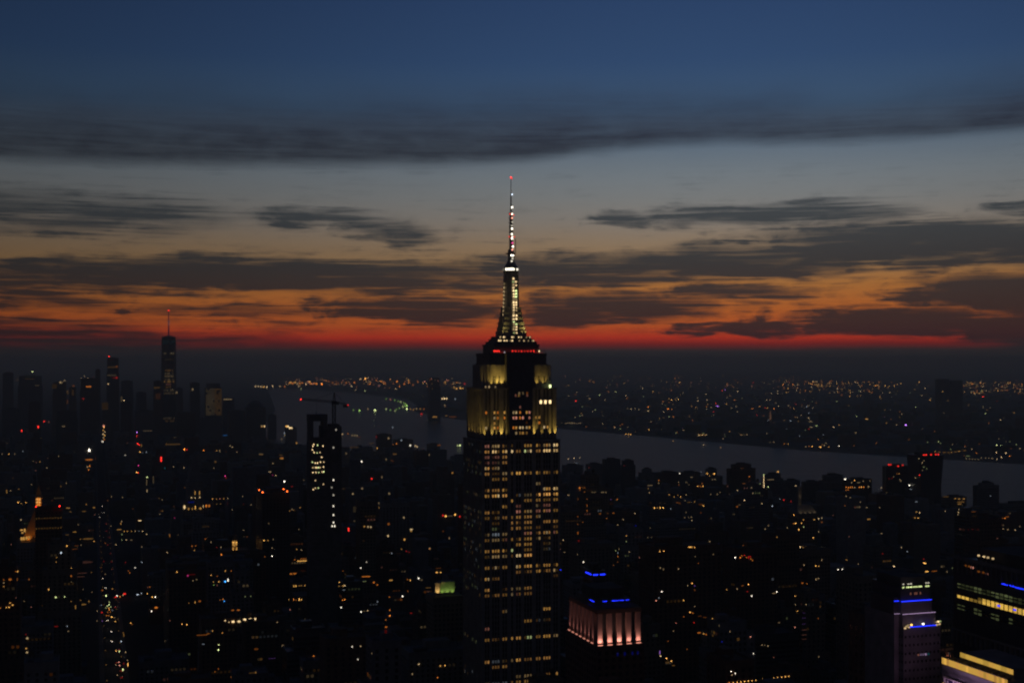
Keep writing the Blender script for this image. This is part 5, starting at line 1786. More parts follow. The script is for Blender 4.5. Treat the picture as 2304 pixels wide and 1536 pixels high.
crop(380, 1246, 5.2975, """1230,22,n,.9 1595,80,a,.6,150,26 1500,65,o,.3,36,28 1600,55,o,.3,90,20 1450,235,o,.38,60,34 1525,230,o,.4,100,32 1600,215,o,.5,50,34 1645,220,w,.25 1490,380,a,.45,18,34 1515,378,a,.5,18,36 1555,375,a,.25 1580,373,a,.3 1620,372,a,.4 1645,370,a,.65,20,38 1430,540,a,.35 1487,540,o,.6,24,40 1515,545,o,.25 1553,538,a,.7,24,44 1580,540,a,.5
2035,335,a,.5 2095,335,a,.5 2030,380,a,.3 2075,375,a,.5 2095,375,w,.6 2085,425,c,.16,46,20 2070,545,o,.6 2095,540,o,.6 2057,635,n,.9,24,34 95,210,a,.6 225,255,m,.38,38,38 275,242,r,.1,90,14 503,250,a,.5 595,327,a,.5 535,365,g,.3 530,330,a,.25 575,260,o,.2 575,370,k,.15 672,200,a,.35,18,36 743,200,o,.25 670,325,y,1.2,30,34 705,308,n,.9,22,48 645,535,o,.5 660,560,y,.6 610,545,o,.2 367,560,o,.25,44,36 312,572,a,.45,26,42 240,582,a,.16
637,680,o,.3 762,667,o,.3,50,28 828,665,o,.35,50,28 670,790,w,.5,34,36 715,808,w,.4,16,30 765,803,w,.8,58,42 835,800,w,.7,58,42 903,795,w,.8,58,42 970,788,w,.65,58,40 1030,787,w,.75,42,42 157,832,a,.7 215,838,a,.8 395,962,o,.2,140,20 470,945,o,.2,50,20 520,912,a,.4,24,36 637,935,a,.4 410,1070,c,.16,46,26 595,1078,l,.6 590,1140,l,.7,20,36 1290,808,w,.3 1330,798,a,.35 1445,668,k,.25 1360,1090,w,.22,44,38 1040,1130,o,.16,60,36 1515,910,o,.13 1625,775,w,.16
1725,1225,o,.35,32,34 910,1352,o,.3,80,32 990,1435,a,.1,90,40 1035,1430,a,.25,16,42 1245,1500,w,.35,22,44 590,1365,o,.25 548,1398,o,.22 740,1462,o,.22 1230,1240,p,.08,100,16 1960,318,w,.2 1835,430,w,.2 2018,165,r,.35,34,34 2075,200,o,.15 910,505,l,.15 975,500,l,.15 165,60,k,.3 165,125,w,.2 1145,30,o,.2 330,300,w,.18 288,315,w,.18""")
crop(700, 1200, 4.5725, """793,22,w,.38 960,58,a,.6 930,157,a,.2 1218,153,o,.38 1175,155,l,.16 980,190,r,.2 1010,190,r,.2 828,200,c,.25 570,290,n,.38 510,350,n,.7 565,440,o,.4,100,22 545,490,l,.15,60,20 645,500,o,.5,32,30 680,525,o,.35,34,24 820,478,a,.4,50,28 1023,478,a,.7 995,470,o,.3 1105,458,n,1 1135,475,w,.12,40,30 1310,360,o,.35,60,26 1293,397,a,.7,36,26 1332,397,a,.6,30,24 1205,555,a,.12,70,16 1265,603,a,.5
940,642,n,1 995,590,o,.25 805,650,o,.25 682,698,c,.2 513,803,n,.9 582,800,w,.4 545,803,w,.1,40,12 312,758,n,.7 808,785,o,.4 810,852,o,.7,32,28 755,935,o,.35,56,24 770,968,o,.35,44,28 768,885,o,.22 768,1080,r,.12,36,100 895,868,w,.25 1030,822,r,.16,40,18 422,1160,n,.6 508,1155,w,.38 480,1290,n,.5 625,1230,w,.16 1108,1340,w,.5 1040,1440,w,.3 1300,1477,o,.4 1328,1358,a,.5 1376,1355,a,.6 1518,945,m,.3 1420,985,o,.16 1525,702,o,.2 235,200,w,.2 112,105,w,.2 1423,42,o,.25 25,1268,o,.4 1465,1022,o,.1,60,20""")
crop(1250, 1020, 5.2975, """153,85,w,.4 222,78,w,.5 290,72,w,.4 250,135,c,.14,60,20 287,408,o,.5,44,34 330,408,o,.25 350,408,o,.25 290,432,o,.3 345,455,o,.25 453,460,w,.13,80,18 570,400,w,.13,60,20 560,460,w,.18,60,26 600,462,w,.16,30,30 153,493,w,.25,36,24 820,145,r,.12 400,165,r,.12 265,540,o,.16,14,40 375,540,o,.15 375,620,o,.22,14,50 375,680,o,.22,14,40 323,680,o,.25 265,945,o,.25,16,50 323,815,o,.16 265,750,o,.14 265,840,o,.14 275,1050,r,.12,36,36
530,715,o,.25,40,18 620,710,o,.15,36,16 690,708,o,.25,40,20 610,770,o,.3 735,545,o,.35,14,30 660,545,p,.12 805,782,w,.3 740,850,w,.25 945,710,w,.4 1230,318,o,.35,36,18 1125,378,w,.2,80,16 1285,375,w,.2,60,14 1228,352,w,.25 1118,465,w,.3 1105,415,a,.2 1480,237,n,.6 1465,340,w,.2 1470,372,o,.25 1560,342,w,.15,60,14 1590,370,w,.12,50,12 1620,280,w,.2,40,14 1804,237,a,1 1890,240,a,1 1835,265,a,.35 1870,305,w,.2 1900,305,w,.2 1735,243,c,.18
1692,388,a,.5 1725,388,o,.4 1755,388,a,.5 1748,355,o,.25 1355,498,a,.45,36,28 1413,523,a,.25 1458,495,a,.3 1490,522,a,.5 1555,490,w,.3 1178,645,a,.9 1247,643,a,.9 1283,643,a,.9 1215,645,a,.3,30,10 1465,587,o,.15,120,12 1590,578,a,.12,60,10 1657,573,a,.3 1545,557,w,.2 1762,620,a,.6 1730,605,o,.12,70,30 1850,485,w,.2 1925,485,w,.3 1960,460,w,.15 1373,655,c,.25 1540,760,w,.25 1585,757,w,.2 1620,755,w,.2 1625,803,w,.25 1555,698,w,.18 843,977,a,.4 843,1045,l,.2 955,857,b,.3 1185,1063,k,.55 1605,1112,a,.8,66,20 1655,1115,a,.6
1240,1163,a,.7 1288,1160,a,.7 1147,998,w,.15 1100,998,w,.15 1130,885,w,.15 90,1028,w,.45 105,1172,w,.2 60,1138,k,.15 330,1290,n,1 262,1200,w,.2 717,1155,l,.3 755,1135,w,.2 745,1180,c,.25 745,1225,o,.4 740,1290,o,.14 690,1328,o,.16 878,1170,w,.25 1000,1235,k,.25 1247,1360,w,.25 1285,1380,w,.15,30,30 1465,1372,w,.3 1665,1225,w,.16 1880,1200,w,.16 1836,1055,w,.2 60,1383,b,.9 1700,1305,o,.16 2050,390,k,.14""")
crop(1450, 1246, 5.2975, """1085,40,n,1.1 1140,42,o,.6 1160,18,o,.4 1190,12,r,.4 1215,35,o,.45 1240,48,r,.4 1265,55,o,.4 1285,72,o,.4 1250,30,r,.3,60,30 205,445,n,.9 170,520,c,.3 137,552,k,.7 465,548,a,.6 567,347,a,.95 598,377,p,.22 515,372,w,.25 598,425,o,.2 402,175,w,.3 190,162,w,.25 225,180,w,.14,30,40 600,620,w,.2 540,690,a,.9 575,700,o,.3,40,16 810,780,a,.4,24,36 660,738,o,.1,60,14 720,752,o,.12,60,14 470,743,o,.25 375,818,k,.35 590,813,r,.4
655,935,o,.35,70,28 705,943,a,.5,20,34 740,955,o,.4,36,30 815,970,a,.13,40,24 920,1040,b,.3 985,422,a,.4 1103,410,w,.35 1238,360,a,.8 1170,375,o,.15,50,20 1225,445,r,.2,36,18 1275,497,n,.9 1575,447,n,1 1545,465,w,.2,60,20 1800,497,a,.5 1880,343,o,.3,44,28 1935,352,o,.35 2040,138,a,.7 2075,143,a,.4 1900,127,w,.35 2045,298,w,.4 2072,288,w,.3 1800,600,w,.25 1925,598,w,.25 1825,677,a,.5 1798,872,k,.5 2070,765,o,.2 1605,815,w,.16,40,22 1263,983,k,.5 1400,1080,w,.25 1470,1093,w,.35 1430,1082,w,.15
1150,1198,a,.4 1297,1183,n,.7 1540,1228,k,.16 2078,1220,w,.2 183,1170,p,.4,18,56 190,1212,w,.7 260,1240,a,.9 320,1272,a,.9 280,1290,a,.14,110,40 345,1325,a,.14,50,30 180,1440,k,.3 1030,1395,n,.9 1078,1417,n,.9 1040,1435,w,.4 1005,1530,o,.7 1055,1527,a,.7 1102,1523,a,.75 1148,1519,a,.75 1192,1513,a,.75 1235,1508,a,.75 1280,1503,a,.7 1325,1498,a,.7 1410,1488,a,.75 1545,1473,a,.7 1590,1468,a,.7 1633,1462,a,.7 1678,1457,a,.7 1720,1452,a,.7
1460,1505,o,.2,34,26 1535,1500,o,.25,36,26 1608,1500,o,.28,36,30 508,1130,o,.2 345,915,w,.2 1017,920,w,.3 280,1035,o,.16 1900,700,p,.06,70,20 1900,760,p,.06,70,20 1900,830,p,.07,70,20 1905,900,k,.08,80,20 1905,960,k,.08,80,20 1905,1010,k,.07,80,20 890,850,w,.1,30,40""")
crop(1630, 1000, 5.2975, """712,12,o,.4 760,14,a,.4 1045,45,a,.8 1148,50,a,.8 1010,40,o,.3 970,45,w,.25 1365,37,n,.9 1190,30,w,.3 215,285,o,.25,60,16 295,380,o,.35,36,30 302,445,a,.7,40,24 230,465,o,.3,50,26 322,512,w,.25 270,515,k,.15 240,515,k,.15 155,550,w,.4 338,578,w,.25 238,662,w,.6 60,597,w,.2 150,738,o,.25,36,30 180,716,w,.15,40,14 445,700,w,.4 570,730,c,.5 710,657,r,.6 793,675,r,.4 660,645,c,.2 110,828,w,.1,50,12
470,358,l,.7 470,379,w,.7 470,400,w,.7 470,421,w,.6 470,442,w,.6 470,463,w,.6 470,484,w,.6 470,503,w,.6 520,503,l,.5 425,480,l,.22,22,34 550,415,w,.18,110,14 640,347,a,.7,36,24 850,488,w,.4,36,16 1438,420,n,1.2,32,32 1548,424,a,.7 1515,450,w,.3 1600,450,w,.16,60,10 1655,432,w,.2 1735,432,w,.15 1450,505,o,.5 1475,510,o,.5 1500,508,o,.5 1525,505,o,.55 1552,510,w,.4 1605,505,o,.5 1632,503,a,.6 1660,505,o,.5 1715,500,w,.42 1450,540,o,.4 1475,538,o,.4
1135,797,n,.9 830,835,a,.7 1120,735,r,.6 1055,780,a,.5 1125,880,w,.5 1160,880,w,.25 940,893,a,.4 1070,890,a,.35,40,20 848,935,a,1 825,940,o,.4 918,933,a,.5 943,978,l,.4 1160,922,o,.3 885,1010,a,.8 1125,1035,w,.3 1058,1108,a,.7 525,962,w,.3 485,1003,w,.2,36,16 645,1033,w,.2 750,997,w,.25 625,1097,a,.35 530,1065,k,.13,40,14 905,1230,w,.9 935,1232,a,.3,30,24 1062,1222,n,1 1720,888,a,.3,60,16 1870,540,w,.4,32,14 1935,572,w,.18 1435,727,o,.25 1695,747,w,.2,36,12 1850,747,w,.2,40,12 2018,1170,w,.4
225,1212,o,.32 283,1200,a,.3 1455,1372,a,.25,54,18 1600,1468,n,.9 1353,1488,n,.9 1405,1485,n,.8 1595,1420,w,.2 1160,1370,w,.35 2020,1448,w,.8,34,18 1297,843,k,.2 1885,1297,r,.16 1500,630,w,.18 1450,620,w,.18 1620,683,w,.18 1485,1095,k,.12""")
crop(1904, 1000, 5.2975, """1683,87,n,1 1790,113,w,.6 1903,122,w,.8 1850,175,w,.6 1948,160,o,.5 1798,197,w,.4 1845,28,l,.7 1793,25,l,.7 1875,30,l,.7 1550,120,o,.4 1515,88,w,.3 1450,160,l,.15,70,30 1430,190,w,.22 1470,192,w,.22 1505,195,w,.22 1540,197,w,.22 1575,200,w,.22 1610,182,w,.22 1660,182,w,.22 1700,184,w,.22 1740,186,w,.22 1255,113,a,.4 1060,103,a,.3 1110,108,a,.18,50,10 1170,112,a,.16,60,10 1220,114,a,.16,50,10 1300,106,a,.2,50,10 1345,99,a,.28,50,12 1410,88,a,.16,60,10
755,483,n,1.2,30,30 770,530,c,.2,60,16 868,165,w,.3 905,215,w,.35 925,190,w,.16,40,10 925,265,l,.14,40,30 960,285,l,.14,24,30 910,305,w,.14,30,14 875,360,r,.6 825,395,w,.35 630,345,a,.35 605,345,o,.25 565,380,w,.15,20,30 545,400,r,.1,20,40 640,415,w,.2 650,432,w,.3 510,405,r,.1,20,40 1300,640,a,.3,40,22 1345,645,a,.32,50,22 1400,645,a,.32,50,22 1365,682,a,.2,120,12 1350,706,a,.25,70,12 1390,770,a,.32,70,24 1450,778,a,.28,60,20 1340,805,w,.45 1335,830,w,.3 1340,780,w,.4 1185,630,a,.13,90,30 1520,798,o,.15,80,12
1560,855,l,.6,30,18 1590,865,l,.4,36,22 1890,875,o,.5 1860,875,o,.25,40,16 1920,858,o,.22,60,14 1870,1000,w,.3 1925,1010,w,.35 2012,1015,w,.4 2068,972,w,.25 837,810,a,.5 873,808,w,.6 785,855,o,.3 770,845,o,.2 820,880,a,.4 857,880,a,.5 1178,790,w,.3 1720,610,c,.2 835,678,c,.2,50,12 420,540,w,.35,30,16 485,572,a,.2 565,1170,w,.4 655,1222,w,.35 728,1272,c,.3 432,1298,r,.2 935,1410,a,1,70,22 925,1360,r,.22,40,14 960,1510,a,.7,60,24 1050,1505,o,.25,90,14 145,1468,n,.9 1200,1510,w,.35 1265,1468,l,.2 420,1065,w,.2 1455,1010,r,.1 1510,1008,r,.12 1570,1010,r,.1 1800,1115,k,.16""")
crop(0, 680, 3.6, """488,648,w,.32 500,648,w,.2 523,645,w,.2 660,618,w,.4,16,20 708,618,w,.4,16,20 684,608,w,.2 718,682,o,.4,52,22 877,660,w,.55,14,20 675,780,r,.38,16,22 1005,797,w,.6,14,24 985,790,w,.1,28,70 945,610,r,.25 905,525,a,.08,70,22 945,520,o,.14 905,590,w,.1,80,20 930,612,r,.12,50,18 850,840,a,.07,60,70 1270,690,a,.1,60,25 1280,760,o,.07,50,60 1430,730,w,.18 1875,515,c,.16 1845,785,w,.26,80,12 2120,1003,w,.4 2140,1003,w,.65 175,1053,r,.85,20,24 308,1003,r,.85,20,24 357,978,r,.85,20,24 395,985,k,.15 515,1003,w,.2,36,16 1195,1040,w,.11,80,12 595,690,o,.12,30,30 590,730,a,.07,28,60 548,750,a,.08,30,50 545,830,o,.1,26,50 1560,705,w,.2 840,1000,k,.5 150,635,a,.06,80,14 240,620,a,.06,80,14 300,680,w,.08,40,40 440,680,a,.06,50,50 1745,1290,a,.15 1400,1155,a,.13,130,22 1490,1190,o,.9,16,20 1650,1200,o,.9,16,22""")
crop(560, 820, 3.658, """55,190,w,.3 78,190,w,.3 100,192,w,.35 122,194,a,.38 148,196,w,.42 195,190,w,.42 255,190,w,.22 295,192,o,.25 340,158,a,.35 360,165,o,.35 378,160,a,.4 400,168,w,.25 420,165,o,.35 440,162,o,.3 470,170,w,.4 500,152,a,.5 512,168,o,.4 540,166,o,.35 557,168,o,.45 600,172,o,.65 410,190,w,.2 430,212,l,.15 690,160,o,.2 720,170,o,.2 800,160,o,.25 830,170,k,.2 845,188,w,.3 870,160,o,.35 960,127,a,.75 920,127,w,.35 955,222,l,.3,30,14 880,215,w,.2,26,14 1000,165,o,.25 1050,140,o,.25 1090,150,o,.45 1070,185,k,.2 1120,165,o,.3 1160,135,o,.2 1220,150,o,.4 1210,215,w,.4 1240,190,o,.3 1280,170,o,.35 1315,140,a,.3 1318,158,o,.3 1390,150,o,.2 1410,220,l,.35,40,16 1350,180,o,.2 1620,207,o,.7 1665,207,a,.4 1690,200,a,.35 1710,210,a,.4 1740,205,a,.5 1760,210,a,.5 1615,155,a,.3 1775,168,r,.3
1590,294,w,.5 1608,292,w,.6 1626,293,w,.5 1697,295,c,.2 1617,370,o,.38 1612,350,w,.2 1420,420,r,.42 1300,348,g,.6,20,22 1300,378,l,.75 1130,295,g,.14 1165,298,k,.2 1200,305,g,.18 1230,314,g,.2 1250,320,l,.3 1275,330,g,.22 1290,338,g,.3 1285,355,g,.3 1268,360,l,.35 1240,372,g,.22 1215,382,g,.22 1203,395,l,.25 860,390,g,.2 910,392,g,.55 1038,390,l,.85 1130,380,l,.35 980,378,w,.2 1165,388,g,.2 1330,380,a,.22 1355,385,a,.2 1380,378,w,.2 1410,378,a,.22 1440,380,o,.2 1530,430,a,.25,50,25 1625,430,a,.16,40,10 1680,440,o,.14,90,12 1183,533,c,.22
308,516,a,.7 322,518,w,.8 337,520,w,.8 352,521,w,.7 125,507,a,.45 105,508,a,.3 295,580,c,.42 270,630,w,.16 392,645,a,.35 770,590,w,.32 815,585,o,.22 850,600,w,.18 870,600,w,.2 890,602,w,.2 910,608,o,.12,40,12 1190,660,o,.4,24,24 1215,650,o,.4,26,24 1058,687,a,.5 1050,595,r,.22 1150,605,w,.25 1255,622,c,.32 1328,665,n,.75 1370,688,w,.4 1385,695,w,.45 1565,663,o,.22,40,14 1718,685,l,.45 1737,683,l,.85 1200,735,a,.18,44,18 1180,790,o,.12,70,18 1133,780,w,.22 1485,742,w,.22 875,795,l,.6 903,795,g,.85 930,797,n,1 832,825,a,.22 1010,938,r,.85,22,26 883,930,k,.16 932,1018,w,.2 1095,925,w,.18,20,30 855,1062,w,.32 1070,1140,w,.2 1072,1175,a,.25,12,26 1155,1060,w,.2 820,1355,r,.9,22,40 950,1330,a,.3 980,1333,w,.38 1003,1335,w,.38 1150,1310,o,.22,30,30 1340,1355,w,.5,40,22 1335,1378,a,.3 1145,1408,w,.5 1280,1437,a,.5 1275,1257,w,.3 1620,1245,a,.9 1697,1243,a,.9 1597,1240,r,.5 1738,1248,r,.5 1655,1244,w,.12,60,8 870,1190,w,.07,36,60 1675,890,a,.3 1650,1425,w,.25 1488,1512,w,.2 18,740,a,.12,60,20 100,740,a,.15,40,18 270,770,o,.3,36,18 260,745,a,.12,50,16 800,730,w,.14 865,680,a,.08,90,18 1010,660,a,.1,60,12""")
crop(1264, 820, 2.2154, """585,90,a,.55,9,9 565,70,o,.25,9,9 955,92,r,.6,10,9 800,133,r,.6,11,10 815,128,p,.35,9,9 867,127,a,.45,9,12 840,160,a,.3,9,9 1103,102,o,.5,9,9 1152,103,o,.5,9,9 1245,102,o,.5,9,9 1270,104,a,.45,9,9 1297,104,a,.55,9,9 1565,110,o,.5,9,9 1610,112,a,.5,9,9 1630,112,a,.5,9,9 1657,110,a,.45,9,9 455,140,a,.5,9,9 485,150,a,.3,9,9 318,160,w,.5,9,11 402,122,w,.3,9,9 75,142,w,.4,10,9 70,188,r,.5,16,14 548,180,a,.65,9,10 565,182,a,.5,9,10 580,180,a,.65,9,10 468,183,w,.3,9,9 862,182,o,.3,14,9 430,216,o,.6,9,9 345,228,w,.4,9,9 365,226,w,.3,9,9 385,228,w,.3,9,9 412,232,w,.4,9,9 432,236,w,.45,20,9 530,226,o,.55,20,9 548,228,o,.4,9,9 508,240,w,.4,9,9 660,226,w,.35,9,9 675,226,w,.35,9,9 697,226,w,.35,9,9 720,228,w,.35,9,9 745,218,w,.3,9,9 768,198,r,.5,9,9 775,212,p,.6,24,8 800,226,w,.35,9,9 825,226,w,.4,9,9 848,222,w,.35,9,9 870,214,w,.35,9,9
950,224,o,.5,9,9 985,214,a,.4,9,9 1000,214,a,.4,18,8 1025,222,a,.35,9,9 1058,226,o,.5,9,9 1092,234,a,.4,9,9 1155,224,a,.45,9,9 1157,234,a,.4,9,9 1190,234,a,.35,9,9 1045,149,w,.35,9,9 1075,149,w,.4,9,9 1090,150,w,.35,9,9 1103,150,w,.3,9,9 1003,181,w,.35,9,9 1020,181,w,.35,9,9 1038,181,w,.3,9,9 1130,210,w,.25,14,9 1195,215,w,.25,14,9 1228,210,w,.25,9,9 1395,219,w,.4,9,9 1437,162,a,.35,10,9 1475,162,a,.35,9,9 1490,158,a,.25,9,9 1500,238,o,.5,9,9 1588,163,a,.35,9,9 1410,131,a,.35,9,9 1435,131,a,.35,9,9 1075,296,l,.8,11,12 1127,299,w,.75,9,12 1170,316,l,.6,9,9 1135,327,r,.6,9,9 1015,314,r,.45,16,9 1210,347,l,.95,14,12 1222,382,l,.95,14,11 1355,319,w,.6,9,10 1405,321,a,.8,11,10 1325,361,w,.55,9,9 1382,413,w,.7,10,10 1285,418,a,.6,9,9 1310,286,o,.35,9,9 1345,282,o,.5,9,9 1655,346,r,.4,9,9 1715,308,p,1.2,13,13 1660,244,w,.6,14,9 1710,246,w,.4,9,9 1718,262,w,.35,20,9 1960,268,a,.6,12,9 1935,272,w,.3,22,8 1860,340,o,.3,9,9 1835,182,a,.3,14,9
1530,262,a,.35,20,7 1538,270,a,.4,10,12 1520,277,a,.4,24,7 1500,293,o,.5,10,9 1440,288,w,.22,40,9 1240,290,w,.2,30,9 1270,312,l,.35,20,12 1240,318,w,.25,30,10 1490,322,a,.4,9,9 2100,164,r,.7,10,9 2168,184,r,.7,10,9 2115,174,w,.3,9,9 2175,329,a,.25,50,9 2065,362,o,.3,14,12 2168,409,w,.6,12,9 2190,411,w,.6,12,9 2122,436,w,.6,10,10""")
# strings of shore lamps
for i in range(26):
    photo_light(1264 + i * 4.6, 954 + (i % 3) * .5 + .6 * math.sin(i), 4, 4, 'warm', RNG.uniform(.15, .38))
for i in range(22):
    photo_light(1572 + i * 2.2, 982 - i * .12, 4, 4, 'amber' if i % 2 else 'warm', RNG.uniform(.2, .55))
for i in range(20):
    photo_light(1640 + i * 4.5, 983 - i * .25, 4, 4, 'warm', RNG.uniform(.1, .25))
for i in range(10):
    photo_light(1735 + i * 3.4, 981 - i * .5, 4, 4, 'amber', RNG.uniform(.2, .5))
for px, py in ((1408, 980), (1414, 980), (1419, 980), (1455, 968), (1460, 969), (1539, 981)):
    photo_light(px, py, 5, 5, 'amber', .5)
# dense far carpet of lamps, right horizon and across the far shore
for i in range(300):
    px = 1760 + abs(rg.gauss(0, 1)) * 260 if rg.random() < .55 else rg.uniform(2160, 2330)
    py = 858 + rg.random() ** 1.3 * 27 + (px - 1760) * .006
    if 2100 < px < 2168 and py < 905:
        continue
    photo_light(px, py, rg.choice([3, 4, 5]), 3.5, rg.choice(['amber', 'amber', 'orange', 'warm']), rg.uniform(.06, .36))
for i in range(120):
    photo_light(rg.uniform(1264, 1800), rg.uniform(846, 875), 3.5, 3, rg.choice(['amber', 'orange', 'warm', 'rose']), rg.uniform(.05, .18))
for i in range(130):
    photo_light(rg.uniform(640, 1045), rg.gauss(861, 6), 4, 4, rg.choice(['orange', 'amber', 'rose', 'warm']), rg.uniform(.08, .32))
for i in range(300):
    px = rg.uniform(1264, 2310)
    py = rg.uniform(880, np.interp(px, [1264, 1500, 1830, 2304], [962, 980, 1008, 1040]))
    photo_light(px, py, rg.choice([3.5, 4, 6]), 3.5, rg.choice(['amber', 'orange', 'warm', 'warm', 'lime']), rg.uniform(.08, .32))
for i in range(40):
    photo_light(rg.uniform(1490, 1900), rg.uniform(905, 1010), 4, 4, rg.choice(['warm', 'red', 'amber', 'cool']), rg.uniform(.2, .45))

# faint windows all over the individual city blocks
for rc in gen:
    w, d, h, px, ytop, Yw = rc.meta
    k = rg.choice([2, 3, 4, 5, 7])
    for _ in range(k):
        b_ = rc.boxes[rg.randrange(len(rc.boxes))]
        zf = b_[4] + 2 + 3.7 * rg.randrange(1, max(2, int((b_[5] - b_[4] - 3) / 3.7)))
        x = rg.uniform(b_[0] + 3, b_[1] - 3)
        n_ = rg.choice([1, 2, 3, 5, 8])
        c = rg.choice(['amber', 'amber', 'orange', 'warm', 'warm', 'rose', 'cool', 'lime'])
        l = rg.choice([.005, .008, .012, .018, .03, .05])
        for q in range(n_):
            xx = x + q * 3.2
            if xx < b_[1] - 1.5:
                put_light(rc, 0, 'N', rc.gx + xx, rc.gy + b_[2], zf, 1.9, 2.0, c, l * rg.uniform(.6, 1.3))
    if rg.random() < .6:
        b_ = rc.boxes[-1]
        zf = b_[4] + 2 + 3.7 * rg.randrange(1, max(2, int((b_[5] - b_[4] - 3) / 3.7)))
        for q in range(rg.choice([1, 2, 3])):
            put_light(rc, 0, 'E', rc.gx + b_[0], rc.gy + b_[2] + 4 + q * 3.4, zf, 1.9, 2.0, rg.choice(['amber', 'orange', 'warm', 'rose']), rg.choice([.015, .03, .06]))
for i, b_ in enumerate(MASS.boxes):
    if rg.random() < .7:
        z = rg.uniform(b_[4] + 4, b_[5] - 2)
        x = rg.uniform(b_[0] + 3, b_[1] - 3)
        for q in range(rg.choice([1, 1, 2, 3])):
            put_light(MASS, i, 'N', x + q * 3.4, b_[2], z, 2.6, 2.4, rg.choice(['amber', 'orange', 'warm', 'warm', 'rose']), rg.choice([.008, .015, .03, .05, .1]))

# =================================================================== build the individual city blocks
ORD = ['first', 'second', 'third', 'fourth', 'fifth', 'sixth', 'seventh', 'eighth', 'ninth', 'tenth', 'eleventh', 'twelfth', 'thirteenth', 'fourteenth', 'fifteenth', 'sixteenth', 'seventeenth', 'eighteenth',
       'nineteenth', 'twentieth', 'twenty-first', 'twenty-second', 'twenty-third', 'twenty-fourth', 'twenty-fifth', 'twenty-sixth', 'twenty-seventh', 'twenty-eighth', 'twenty-ninth', 'thirtieth'] + ['number %d' % k for k in range(31, 120)]
ZX = [(-999, 230, 'left of the avenue'), (230, 560, 'right of the avenue'), (560, 820, 'below the unfinished tower'), (820, 1150, 'left of the tall skyscraper'), (1150, 1480, 'right of the tall skyscraper'),
      (1480, 1800, 'below the river'), (1800, 2060, 'below the waisted tower'), (2060, 9999, 'by the right edge')]
ZY = [(-999, 1130, 'in the farthest rows'), (1130, 1230, 'in the upper middle rows'), (1230, 1350, 'in the middle rows'), (1350, 9999, 'in the front rows')]
zones = {}
for rc in gen:
    w, d, h, px, ytop, Yw = rc.meta
    zx = next(i for i, z in enumerate(ZX) if z[0] <= px < z[1])
    zy = next(i for i, z in enumerate(ZY) if z[0] <= ytop < z[1])
    zones.setdefault((zx, zy), []).append(rc)
mname = {'brick': 'brown', 'tan': 'tan', 'grey': 'grey', 'pale': 'pale', 'curtain': 'glass'}
lname = {'amber': 'amber', 'warm': 'cream', 'orange': 'orange', 'white': 'white', 'cool': 'bluish', 'red': 'red', 'rose': 'rosy', 'green': 'green', 'lime': 'greenish', 'blue': 'blue', 'cyan': 'cyan', 'teal': 'teal', 'magenta': 'pink', 'purple': 'violet'}
for (zx, zy), L_ in zones.items():
    L_.sort(key=lambda rc: rc.meta[3])
    for i, rc in enumerate(L_):
        sz = 'tall' if rc.meta[2] > 90 else ('low' if rc.meta[2] < 40 else 'mid-height')
        rc.label = '%s %s %s block, %s from left %s %s' % (sz, mname[rc.mat], rc.style.replace('tower on a podium', 'podium'), ORD[i], ZY[zy][2].replace('in the ', 'in '), ZX[zx][2])
        rc.cat = 'building'
        rc.group = 'city blocks on the street grid'
for rc in gen:
    root = rc.make_root()
    m = MAT[rc.mat]
    wl = MB()
    for b_ in rc.boxes:
        wl.box(*b_)
    wl.build('wall', m, root)
    for b_ in rc.boxes:
        parapet(root, b_[0], b_[1], b_[2], b_[3], b_[5], m)
    zlo = max(0, HC - (1580 - YH) / F * rc.meta[5])
    panes(root, [(b_[0], b_[1], b_[2], b_[3], max(b_[4], zlo), b_[5]) for b_ in rc.boxes if b_[5] > zlo + 6], sx=rg.uniform(2.9, 4.2), sz=rg.uniform(3.4, 4.0), ribbon=rc.mat == 'curtain')
    l = rc.boxes[-1]
    H = l[5]
    ox = rg.uniform(-.4, .3)
    MB().box(l[0] * .35 + ox * l[1], l[1] * .35 + ox * l[1], l[2] * .1, l[3] * .7, H - .2, H + rg.uniform(3, 6)).build('bulkhead', m, root)
    MB().box(l[0] * .8, l[0] * .45, l[2] * .7, l[2] * .2, H - .2, H + rg.uniform(1, 2.5)).build('roof_unit', MAT['roof'], root)
    if rg.random() < .5 and rc.mat != 'curtain':
        water_tank(root, l[1] * .6 if ox < 0 else l[0] * .6, l[3] * .3, H, rg.uniform(.9, 1.25))
for rc in RECS:
    if rc.root is not None and rc.lit.mats:
        rc.lit.build('lit_windows', rc.root)
ml = MASS.lit.build('city_window_lights')
ml.rotation_euler = (0, 0, ANG)
tag(ml, 'tiny lit windows scattered over the distant blocks', 'lights')
so = SHORE.build('far_shore_lights')
so.rotation_euler = (0, 0, ANG)
tag(so, 'countless tiny lamps along the far shore and horizon', 'lights')
so = STREET.build('street_level_lights')
if so:
    so.rotation_euler = (0, 0, ANG)
    tag(so, 'small lamps glowing down in the streets', 'lights')


